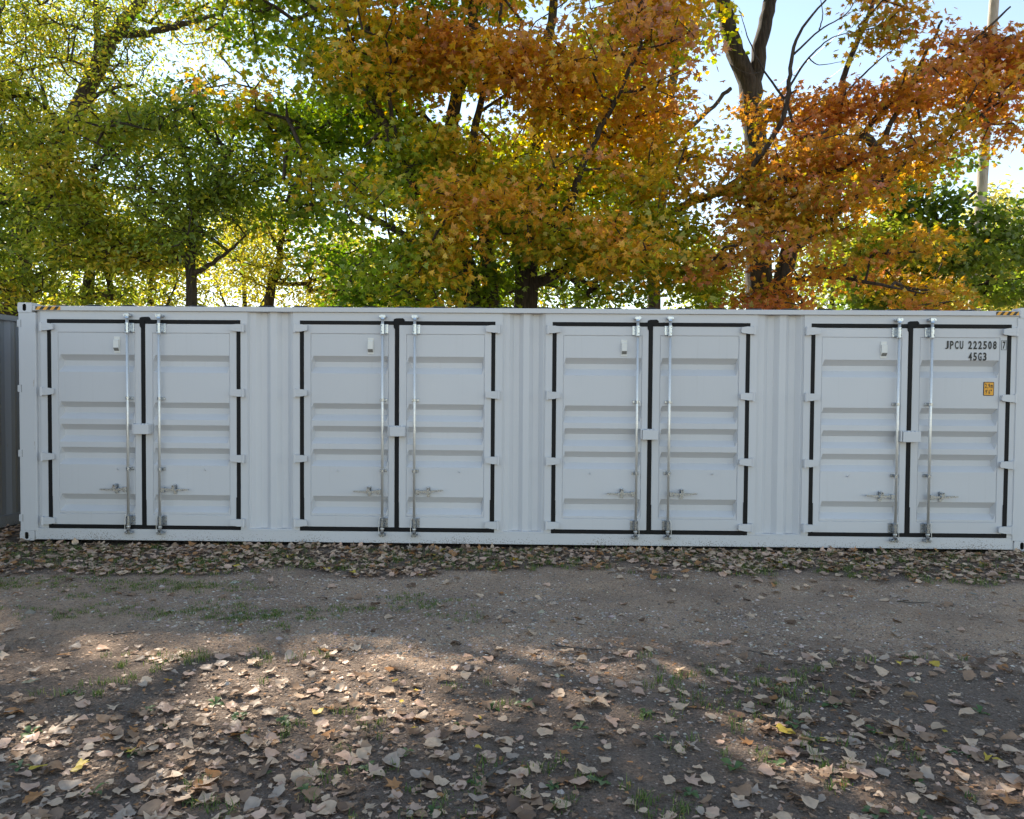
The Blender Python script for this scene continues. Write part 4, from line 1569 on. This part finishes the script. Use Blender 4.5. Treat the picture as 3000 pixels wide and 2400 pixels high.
# --- undergrowth right behind the container at the left
for i, (px, Y, hgt, lab) in enumerate(((60, 5.2, 2.9, 'bright green shrub showing over the corner casting at far left'), (330, 5.6, 3.1, 'bright green shrub behind the first pair of doors'), (620, 6.0, 3.0, 'yellow green shrub behind the gap right of the first doors'), (950, 6.6, 3.1, 'yellow green shrub behind the second pair of doors'))):
    b_ = at(px, 1000, Y)
    b_[2] = -0.05
    x, y = b_[0], b_[1]
    s_ = [[(x, y, -.1, .05), (x + .1, y, 1.2, .04), (x + .2, y, hgt, .012)], [(x + .05, y, .3, .03), (x - .5, y + .1, 1.6, .02), (x - .8, y, hgt, .01)], [(x + .05, y, .3, .03), (x + .6, y - .1, 1.7, .02), (x + .9, y, hgt * .95, .01)]]
    l_ = [((x - .6, y, hgt * .8), (.9, .7, .7), 1), ((x + .6, y, hgt * .8), (.9, .7, .7), 1), ((x, y, hgt * .95), (1.1, .7, .5), 1)]
    make_tree('shrub', lab, b_, s_, l_, 130, 22, 'oval', 0.11, LIME if i > 1 else GREEN, lambda c, rg: np.clip(rg.normal(.55, .2, len(c)), 0, 1), 'bark', 0.28, 60 + i, 'undergrowth behind the container', 0, .003, .3, 'shrub')

# ------------------------------------------------------------------ utility pole and wires
pb, pt = at(2853, 900, 10.0), at(2925, -190, 10.0)
dx = (pt[0] - pb[0]) / (pt[2] - pb[2])
base = np.array([pb[0] - dx * pb[2], 10.0, -0.05])
pole = empty('utility_pole', base)
tag(pole, 'weathered pale grey wooden utility pole rising behind the right end of the container', 'utility pole')
Q = np.array([[base[0] + dx * z, 10.0, z, 0.150 - 0.0035 * z] for z in np.linspace(-0.3, pt[2] + 0.6, 24)])
V_, T_ = tube_geo(Q, 16, 0.012, 3)
link('shaft', np_mesh('shaft', V_ - base, T_, None, True), M['wood'], pole)
top = Q[-1]
bm = bmesh.new()
a0 = Vector((top[0] - base[0], -0.16, top[2] - 0.5 - base[2]))
dirx = Vector((0.75, 0.66, 0)).normalized()
for s in (-1,):
    p0, p1 = a0 - dirx * 1.1, a0 + dirx * 1.1
    cyl(bm, p0, p1, 0.06, None, 4)
link('cross_arm', bm_mesh('cross_arm', bm), M['wood'], pole)
ins = []
for k in (-1.0, 1.0):
    bm = bmesh.new()
    c = a0 + dirx * k
    cyl(bm, c, c + Vector((0, 0, .09)), .012, None, 8)
    cyl(bm, c + Vector((0, 0, .08)), c + Vector((0, 0, .20)), .05, .03, 10)
    link('insulator', bm_mesh('insulator', bm), M['porcelain'], pole)
    ins.append(c + Vector((0, 0, .2)) + Vector(base))
far_pts = [at(1840, 588, 46.0), at(1870, 602, 46.0)]
labs = ['upper pale power line crossing the sky behind the forked trunk', 'lower pale power line crossing the sky behind the forked trunk']
for (p0, p1, lab) in zip(ins, far_pts, labs):
    pts = []
    for t in np.linspace(0, 1, 24):
        q = np.array(p0) * (1 - t) + p1 * t
        q[2] -= 0.9 * 4 * t * (1 - t) * 0.5
        pts.append(tuple(q) + (0.011,))
    V_, T_ = tube_geo(np.array(pts), 6)
    o = link('power_line', np_mesh('power_line', V_, T_, None, True), M['wire'])
    tag(o, lab, 'power line', 'power lines to the utility pole')

# ------------------------------------------------------------------ gravel, fallen leaves, weeds
def in_view(P, m=60):
    px, py, d = project(P)
    return (px > -m) & (px < 3000 + m) & (py < 2400 + m * 2) & (d > 0.5)


def on_ground(x, y, dz=0.0):
    return np.stack([x, y, ground_h(x, y) + dz], 1)


# loose gravel: low-poly pebbles, joined
OCT = np.array([(1, 0, 0), (.3, .9, .1), (-.8, .5, 0), (-.7, -.6, .1), (.4, -.9, 0), (.1, .1, .75), (0, 0, -.6)], float)
OCT_T = np.array([(0, 1, 5), (1, 2, 5), (2, 3, 5), (3, 4, 5), (4, 0, 5)])


def pebbles(n, xr, yr, size, wfun, seed):
    rg = np.random.default_rng(seed)
    x = rg.uniform(*xr, n)
    y = rg.uniform(*yr, n)
    k = rg.uniform(0, 1, n) < wfun(x, y)
    x, y = x[k], y[k]
    P = on_ground(x, y, 0.0)
    P = P[in_view(P)]
    n = len(P)
    s = size * np.exp(rg.normal(0, 0.45, n))
    a = rg.uniform(0, 2 * PI, n)
    sv = OCT[None] * (1 + rg.normal(0, 0.18, (n, 7, 1)))
    ca, sa = np.cos(a)[:, None], np.sin(a)[:, None]
    fx, fy, fz = rg.uniform(.7, 1.2, (n, 1)), rg.uniform(.6, 1.0, (n, 1)), rg.uniform(.45, .8, (n, 1))
    X, Y, Z = sv[..., 0] * fx, sv[..., 1] * fy, sv[..., 2] * fz
    V = np.stack([X * ca - Y * sa, X * sa + Y * ca, Z], -1) * s[:, None, None] + P[:, None]
    T = OCT_T[None] + (np.arange(n) * 7)[:, None, None]
    g = rg.uniform(0.10, 0.62, (n, 1)) * np.where(rg.uniform(size=(n, 1)) < .06, 1.7, 1.0)
    col = g * np.array([[1.0, .83, .68]]) * (1 + rg.normal(0, .05, (n, 3)))
    return V.reshape(-1, 3), T.reshape(-1, 3), np.repeat(col, 7, 0)


def cat_geo(gs):
    V, T, c, o = [], [], [], 0
    for v, t, k in gs:
        V.append(v)
        T.append(t + o)
        c.append(k)
        o += len(v)
    return np.concatenate(V), np.concatenate(T), np.concatenate(c)


gpatch = lambda x, y: np.clip(gravel_w(x, y) * (0.15 + 1.7 * np.clip(fbm(x * .8, y * 1.1, 61, 3) - .36, 0, 1) * 2), 0, 1)
near_p = lambda x, y: np.clip(.9 * (fbm(x * 1.1, y * 1.1, 63, 3) - .52) * 3, 0, 1)
g1 = pebbles(60000, (-1.5, 13.5), (-4.6, -1.0), 0.0075, gpatch, 3)
g2 = pebbles(9000, (1.5, 11), (-6.2, -4.0), 0.009, near_p, 4)
g3 = pebbles(450, (0, 12.5), (-6.0, -1.2), 0.020, lambda x, y: .25 + .6 * gpatch(x, y), 5)
V, T, c = cat_geo([g1, g2, g3])
o = link('gravel', np_mesh('gravel', V, T, c), M['stone'])
tag(o, 'loose grey gravel scattered over the dirt track', None, None, 'stuff')

# fallen leaves -------------------------------------------------------
NV = 26


def dry_leaf(kind, rg):
    """unit leaf lying in x-y, curled; returns verts, tris"""
    if kind == 'deltoid':
        st = np.array([0, .09, .22, .38, .55, .72, .88, 1.0])
        w = np.interp(st, [0, .08, .22, .42, .62, .80, .93, 1], [.12, .34, .50, .48, .38, .23, .09, .01]) * rg.uniform(.8, 1.12)
        al, ar = rg.uniform(.65, 1.1), rg.uniform(.65, 1.1)
        sk_ = rg.normal(0, .10)
        V = []
        for i, t in enumerate(st):
            j = al * (1 + (0.09 if i % 2 else -0.07) + rg.normal(0, .07))
            k = ar * (1 + (0.09 if (i + 1) % 2 else -0.07) + rg.normal(0, .07))
            m_ = sk_ * math.sin(t * PI)
            V += [(m_ - w[i] * j, t - .12 * w[i] * (1 - t), 0), (m_, t, 0), (m_ + w[i] * k, t - .12 * w[i] * (1 - t), 0)]
        V = np.array(V)
        T = []
        for i in range(len(st) - 1):
            a = 3 * i
            T += [(a, a + 1, a + 4), (a, a + 4, a + 3), (a + 1, a + 2, a + 5), (a + 1, a + 5, a + 4)]
        V[:, 1] -= .5
    else:
        sv = MAPLE.copy()
        sv[:, :2] *= 1 + rg.normal(0, .06, (len(sv), 2))
        V = sv
        T = [tuple(t) for t in MAPLE_T]
        V[:, 1] -= .4
        V[:, 2] = 0
    cx, cy, tw, fold = rg.uniform(-.4, .65), rg.uniform(-.4, .5), rg.normal(0, .3), rg.uniform(-.12, .4)
    x, y = V[:, 0].copy(), V[:, 1].copy()
    V[:, 2] = cx * x * x + cy * y * y + tw * x * y + fold * np.abs(x) * .6 + rg.normal(0, .03, len(V)) + .06 * np.sin(5 * y + rg.uniform(0, 6)) * np.abs(x) * 2
    V[:, 0] *= 1 - .25 * abs(fold)
    V[:, 2] -= V[:, 2].min()
    # stalk
    n0 = len(V)
    sy = V[:, 1].min() if kind != 'deltoid' else -.5
    z0 = V[1][2]
    stalk = np.array([(-.009, sy + .02, z0 + .01), (.009, sy + .02, z0 + .01), (.05 + .006, sy - .30, .02), (.05 - .006, sy - .30, .02)])
    V = np.concatenate([V, stalk])
    T = T + [(n0, n0 + 1, n0 + 2), (n0, n0 + 2, n0 + 3)]
    return V, np.array(T)


rgl = np.random.default_rng(99)
VAR = [dry_leaf('deltoid' if i < 22 else 'maple', rgl) for i in range(NV)]
for i in range(6):       # torn crumbs
    k_ = rgl.uniform(.5, 1.2, 5)
    an = np.sort(rgl.uniform(0, 2 * PI, 5))
    cv = np.stack([k_ * np.cos(an) * .6, k_ * np.sin(an), rgl.uniform(0, .25, 5)], 1)
    VAR.append((cv, np.array([(0, 1, 2), (0, 2, 3), (0, 3, 4)])))
NC = 6
TONES = {'pale tan': (.62, .445, .30), 'pinkish tan': (.58, .385, .275), 'mid brown': (.33, .21, .130), 'dark brown': (.165, .102, .064), 'yellow': (.60, .43, .07), 'orange brown': (.43, .21, .085), 'grey brown': (.44, .34, .26)}
TN = list(TONES)
TP_NEAR = [.29, .20, .22, .13, .012, .048, .10]
TP_FAR = [.26, .28, .24, .06, .01, .11, .04]


def scatter(n, xr, yr, wfun, tp, smin, smax, seed, lift, crumb=False):
    rg = np.random.default_rng(seed)
    x = rg.uniform(*xr, n)
    y = rg.uniform(*yr, n)
    k = rg.uniform(0, 1, n) < wfun(x, y)
    x, y = x[k], y[k]
    P = on_ground(x, y, 0.004)
    kk = in_view(P)
    P = P[kk]
    n = len(P)
    P[:, 2] += rg.uniform(0, lift, n)
    d = dict(P=P, a=rg.uniform(0, 2 * PI, n), s=smin + (smax - smin) * rg.uniform(0, 1, n) ** 1.4, tx=rg.normal(0, .15, n), ty=rg.normal(0, .15, n),
             v=rg.integers(NV, NV + NC, n) if crumb else rg.integers(0, NV, n), t=rg.choice(len(TN), n, p=tp), j=rg.uniform(.8, 1.2, n))
    return d


litter_w = lambda x, y: np.clip((1 - gravel_w(x, y)) * (.35 + 1.3 * fbm(x * 1.2, y * 1.2, 71, 3)), 0, 1)
strip_w = lambda x, y: np.clip((1 - gravel_w(x, y)) ** 1.5 * 1.3 * np.clip(.25 + 1.5 * fbm(x * 1.0, y * 1.6, 73, 3), 0, 1), 0, 1)
near_w = lambda x, y: np.clip((1 - gravel_w(x, y)) * (.8 + .7 * np.clip((-4.6 - y) / .8, 0, 1)) * np.clip(.10 + 1.9 * (fbm(x * .9, y * .9, 75, 4) - .28), 0, 1), 0, 1)
S7 = scatter(9000, (-1.6, 13.6), (-2.2, -0.02), strip_w, TP_FAR, .008, .03, 15, .012, True)
S1 = scatter(7600, (-1.6, 13.6), (-2.1, -0.02), strip_w, TP_FAR, .045, .105, 7, .03)
S2 = scatter(4800, (1.0, 11.5), (-6.3, -3.5), near_w, TP_NEAR, .035, .108, 8, .015)
S3 = scatter(280, (-1.0, 13.3), (-4.2, -1.3), lambda x, y: .8 * gravel_w(x, y), TP_NEAR, .06, .105, 9, .004)
S4 = scatter(30000, (1.0, 11.5), (-6.3, -3.2), near_w, [.08, .10, .32, .34, .0, .10, .06], .006, .026, 10, .008, True)   # crumbled bits
S6 = scatter(14000, (-1.0, 13.3), (-4.4, -1.0), lambda x, y: np.clip(gravel_w(x, y) * 1.6 * fbm(x * 1.5, y * 2, 91, 3), 0, 1), [.04, .08, .34, .40, .0, .08, .06], .005, .018, 12, .004, True)
S5 = scatter(900, (-2.2, .1), (-1.0, 2.2), lambda x, y: np.full(len(x), .8), TP_FAR, .06, .12, 13, .04)
S8 = scatter(260, (0.3, 12.2), (-0.11, -0.03), lambda x, y: np.clip(2.2 * (fbm(x * .9, y, 95, 3) - .28), 0, 1), TP_FAR, .05, .10, 16, .05)     # drifted up against the rail
S8['tx'] = np.random.default_rng(1).uniform(.2, 1.1, len(S8['tx']))
S8['a'] = np.random.default_rng(2).normal(0, .5, len(S8['a']))
ALL = {k: np.concatenate([s[k] for s in (S1, S2, S3, S4, S5, S6, S7, S8)]) for k in S1}
ALL['zone'] = np.concatenate([np.full(len(s['s']), i) for i, s in enumerate((S1, S2, S3, S4, S5, S6, S7, S8))])
px, py, dep = project(ALL['P'])
score = np.where((px > 15) & (px < 2985) & (py > 1600) & (py < 2385) & (ALL['zone'] != 3) & (ALL['zone'] < 5), ALL['s'] / dep * (1 + .0 * dep), 0)
# leaves lying singly on the track are picked out too
score = score * np.where(ALL['zone'] == 2, 1.6, 1.0)
order = np.argsort(-score)
single = order[:300]
rest = order[300:]


def leaf_rot(i):
    a, tx, ty = ALL['a'][i], ALL['tx'][i], ALL['ty'][i]
    return (Matrix.Rotation(a, 3, 'Z') @ Matrix.Rotation(tx, 3, 'X') @ Matrix.Rotation(ty, 3, 'Y'))


def rot_batch(a, tx, ty):
    ca, sa, cx, sx, cy, sy = np.cos(a), np.sin(a), np.cos(tx), np.sin(tx), np.cos(ty), np.sin(ty)
    z, o_ = np.zeros_like(a), np.ones_like(a)
    Rz = np.stack([np.stack([ca, -sa, z], -1), np.stack([sa, ca, z], -1), np.stack([z, z, o_], -1)], -2)
    Rx = np.stack([np.stack([o_, z, z], -1), np.stack([z, cx, -sx], -1), np.stack([z, sx, cx], -1)], -2)
    Ry = np.stack([np.stack([cy, z, sy], -1), np.stack([z, o_, z], -1), np.stack([-sy, z, cy], -1)], -2)
    return Rz @ Rx @ Ry


tone = np.array([TONES[t] for t in TN])
geos = []
for v in range(NV + NC):
    sel = rest[ALL['v'][rest] == v]
    if not len(sel):
        continue
    sv, st = VAR[v]
    R3 = rot_batch(ALL['a'][sel], ALL['tx'][sel], ALL['ty'][sel])
    V = np.einsum('nij,kj->nki', R3, sv) * ALL['s'][sel][:, None, None] + ALL['P'][sel][:, None]
    T = st[None] + (np.arange(len(sel)) * len(sv))[:, None, None]
    c = np.repeat(tone[ALL['t'][sel]] * ALL['j'][sel][:, None], len(sv), 0)
    geos.append((V.reshape(-1, 3), T.reshape(-1, 3), c))
V, T, c = cat_geo(geos)
o = link('leaf_litter', np_mesh('leaf_litter', V, T, c, True), M['dry'])
tag(o, 'brown fallen leaves lying thick along the container and over the foreground', None, None, 'stuff')

lm = {}
for i in single:
    v, t = int(ALL['v'][i]), int(ALL['t'][i])
    if (v, t) not in lm:
        sv, st = VAR[v]
        me = np_mesh('fallen_leaf', sv, st, np.tile(tone[t], (len(sv), 1)), True)
        me.materials.append(M['dry'])
        lm[v, t] = me
    o = link('fallen_leaf', lm[v, t], None)
    R3 = leaf_rot(i)
    s = float(ALL['s'][i])
    o.matrix_world = Matrix.Translation(Vector(ALL['P'][i])) @ R3.to_4x4() @ Matrix.Scale(s, 4)
    x_, y_ = px[i], py[i]
    kind = 'toothed' if v < 22 else 'lobed maple'
    zr_ = float(VAR[v][0][:, 2].max())
    state = 'flat' if zr_ < .20 else 'curled' if zr_ < .36 else 'crumpled'
    sz = 'small' if s < .07 else 'large' if s > .098 else 'medium'
    c5 = int(min(9, max(0, x_ // 300)))
    if ALL['zone'][i] == 2:
        where = 'alone on the gravel before the %s doors' % pair_words[min(3, c5 * 4 // 10)]
    else:
        row = 'bottom edge' if y_ > 2290 else 'lower litter' if y_ > 2180 else 'middle litter' if y_ > 2080 else 'upper litter'
        hz = ('far left', 'left', 'inner left', 'left of centre', 'centre left', 'centre right', 'right of centre', 'inner right', 'right', 'far right')[c5]
        where = '%s, %s, in the foreground' % (row, hz)
    lab = '%s %s %s %s leaf, %s' % (sz, state, TN[t], kind, where)
    tag(o, lab, 'leaf', 'fallen leaves: ' + lab)

# grass and weeds ----------------------------------------------------
def grass_geo(n_t, xr, yr, wfun, h, seed, blades=14):
    rg = np.random.default_rng(seed)
    x = rg.uniform(*xr, n_t)
    y = rg.uniform(*yr, n_t)
    k = rg.uniform(0, 1, n_t) < wfun(x, y)
    x, y = x[k], y[k]
    P0 = on_ground(x, y)
    P0 = P0[in_view(P0)]
    P = np.repeat(P0, blades, 0) + rg.normal(0, .022, (len(P0) * blades, 3)) * np.array([1, 1, 0])
    n = len(P)
    a = rg.uniform(0, 2 * PI, n)
    hh = h * rg.uniform(.4, 1.2, n)
    lean = rg.uniform(.2, 1.1, n)
    d = np.stack([np.cos(a), np.sin(a), np.zeros(n)], 1)
    s = np.stack([-np.sin(a), np.cos(a), np.zeros(n)], 1) * .0022
    up_ = np.array([[0, 0, 1.0]])
    m1 = P + d * (hh * lean * .3)[:, None] + up_ * (hh * .6)[:, None]
    tp = P + d * (hh * lean)[:, None] + up_ * (hh * (1 - .3 * lean))[:, None]
    V = np.stack([P - s, P + s, m1 + s * .8, m1 - s * .8, tp], 1)
    T = np.array([(0, 1, 2), (0, 2, 3), (3, 2, 4)])[None] + (np.arange(n) * 5)[:, None, None]
    col = hexmix([(0, (.06, .115, .018)), (.6, (.12, .20, .032)), (.85, (.25, .28, .07)), (1, (.42, .33, .16))], rg.uniform(0, 1, n))
    return V.reshape(-1, 3), T.reshape(-1, 3), np.repeat(col, 5, 0)


gr1 = grass_geo(2100, (-1.2, 13.0), (-1.6, -0.05), lambda x, y: np.clip((1 - gravel_w(x, y)) * (fbm(x * 1.3, y * 2.0, 81, 3) - .36) * 5, 0, 1), .06, 21)
gr2 = grass_geo(160, (.5, 12), (-.16, -.03), lambda x, y: np.clip(1.6 * (fbm(x * .8, y, 83, 2) - .4), 0, 1), .10, 22, 5)
gr3 = grass_geo(1500, (1.0, 11.5), (-6.2, -3.6), lambda x, y: np.clip((fbm(x * 1.4, y * 1.4, 85, 3) - .56) * 7, 0, 1), .055, 23)
gr4 = grass_geo(2400, (-.5, 5.8), (-3.2, -1.6), lambda x, y: np.clip((fbm(x * 1.0, y * 2.2, 87, 3) - .48) * 5, 0, 1), .03, 24)
V, T, c = cat_geo([gr1, gr2, gr3, gr4])
o = link('grass', np_mesh('grass', V, T, c), M['blade'])
tag(o, 'short green grass tufts along the container and in the litter', None, None, 'stuff')


def weed_leaf(n=6):
    t = np.linspace(0, 1, n)
    w = np.interp(t, [0, .25, .55, .85, 1], [.05, .12, .27, .18, .02])
    V = []
    for i in range(n):
        z = .30 * math.sin(t[i] * 2.2) - .10 * t[i] ** 2
        V += [(-w[i], t[i], z + .06 * w[i] * 4), (0, t[i], z), (w[i], t[i], z + .06 * w[i] * 4)]
    T = []
    for i in range(n - 1):
        a = 3 * i
        T += [(a, a + 1, a + 4), (a, a + 4, a + 3), (a + 1, a + 2, a + 5), (a + 1, a + 5, a + 4)]
    return np.array(V), np.array(T)


wv, wt = weed_leaf()
wmesh = []
for c in ((.085, .150, .045), (.115, .185, .060), (.145, .195, .090)):
    me = np_mesh('leaf', wv, wt, np.tile(np.array(c), (len(wv), 1)), True)
    me.materials.append(M['blade'])
    wmesh.append(me)
spots = [(630, 2060), (480, 2130), (830, 2110), (700, 2100), (430, 2080), (1390, 2290), (1540, 2055), (1440, 2070), (1270, 2380), (1620, 2300), (1760, 2290), (2330, 2125), (2270, 2240), (2390, 2170), (2440, 2060), (1890, 2080), (2690, 2310), (2560, 2140), (2780, 2205), (2840, 2215), (1930, 2160),
         (270, 2330), (90, 2150), (60, 2250), (900, 2320), (780, 2260), (1080, 2250), (2870, 2080), (2560, 2390), (1700, 2130), (1180, 2215), (560, 2350), (2020, 2330), (2150, 2260), (390, 2210), (200, 2030), (2700, 2400), (1350, 2130)]
rgw = np.random.default_rng(5)
wl = []
for k, (sx, sy) in enumerate(spots):
    dd_ = RM @ np.array([(sx - 1500) / F_PX, 1.0, -(sy - 1200) / F_PX])
    t_ = (0.02 - CAM[2]) / dd_[2]
    p_ = CAM + t_ * dd_
    p_[2] = float(ground_h(p_[0], p_[1]))
    w_ = empty('weed', p_)
    big = rgw.uniform(.04, .075)
    nl = int(rgw.integers(4, 8))
    a0_ = rgw.uniform(0, 6)
    for q in range(nl):
        lf = link('leaf', wmesh[int(rgw.integers(0, 3))], None, w_)
        lf.rotation_euler = (rgw.uniform(-.25, .35), rgw.uniform(-.3, .3), a0_ + q * 2 * PI / nl + rgw.uniform(-.3, .3))
        s_ = big * rgw.uniform(.7, 1.2)
        lf.scale = (s_, s_, s_)
    c10 = int(min(9, sx // 300))
    hz = ('far left', 'left', 'inner left', 'left of centre', 'centre left', 'centre right', 'right of centre', 'inner right', 'right', 'far right')[c10]
    vt = 'upper edge' if sy < 2085 else 'upper part' if sy < 2140 else 'middle' if sy < 2220 else 'lower part' if sy < 2310 else 'bottom edge'
    lab = 'small green weed with %s broad leaves, %s of the foreground litter, %s' % ('few' if nl < 5 else 'several' if nl < 7 else 'many', vt, hz)
    tag(w_, lab, 'weed', 'broadleaf weeds: ' + lab)

# twigs ---------------------------------------------------------------
rgt = np.random.default_rng(6)
for k, (sx, sy, ln, r_, ang, lab) in enumerate(((1690, 1885, .38, .006, -.5, 'thin bent twig on the gravel below the second wall panel'), (1465, 2265, .26, .010, 1.0, 'stout grey stick half buried in leaves near the bottom centre'), (2215, 1900, .14, .004, -.9, 'short straw-coloured twig on the gravel before the third doors'), (2680, 1752, .32, .006, .1, 'flat brown twig on the gravel before the fourth doors'), (360, 1845, .20, .005, .3, 'small dark twig on the gravel before the first doors'), (2960, 1685, .4, .006, .2, 'long twig beside the leaf strip at far right'))):
    dd_ = RM @ np.array([(sx - 1500) / F_PX, 1.0, -(sy - 1200) / F_PX])
    t_ = (0.0 - CAM[2]) / dd_[2]
    p_ = CAM + t_ * dd_
    pts = []
    for t in np.linspace(-.5, .5, 9):
        x_ = p_[0] + t * ln * math.cos(ang) + rgt.normal(0, .006)
        y_ = p_[1] + t * ln * math.sin(ang) + rgt.normal(0, .006)
        pts.append((x_, y_, float(ground_h(x_, y_)) + r_ * 1.2 + .006, r_ * (1 - .5 * (t + .5))))
    V_, T_ = tube_geo(np.array(pts), 7, .1, k)
    base_ = np.array(pts[0][:3])
    o = link('twig', np_mesh('twig', V_ - base_, T_, None, True), M['bark_grey'])
    o.location = base_
    tag(o, lab, 'twig', 'twigs on the ground')
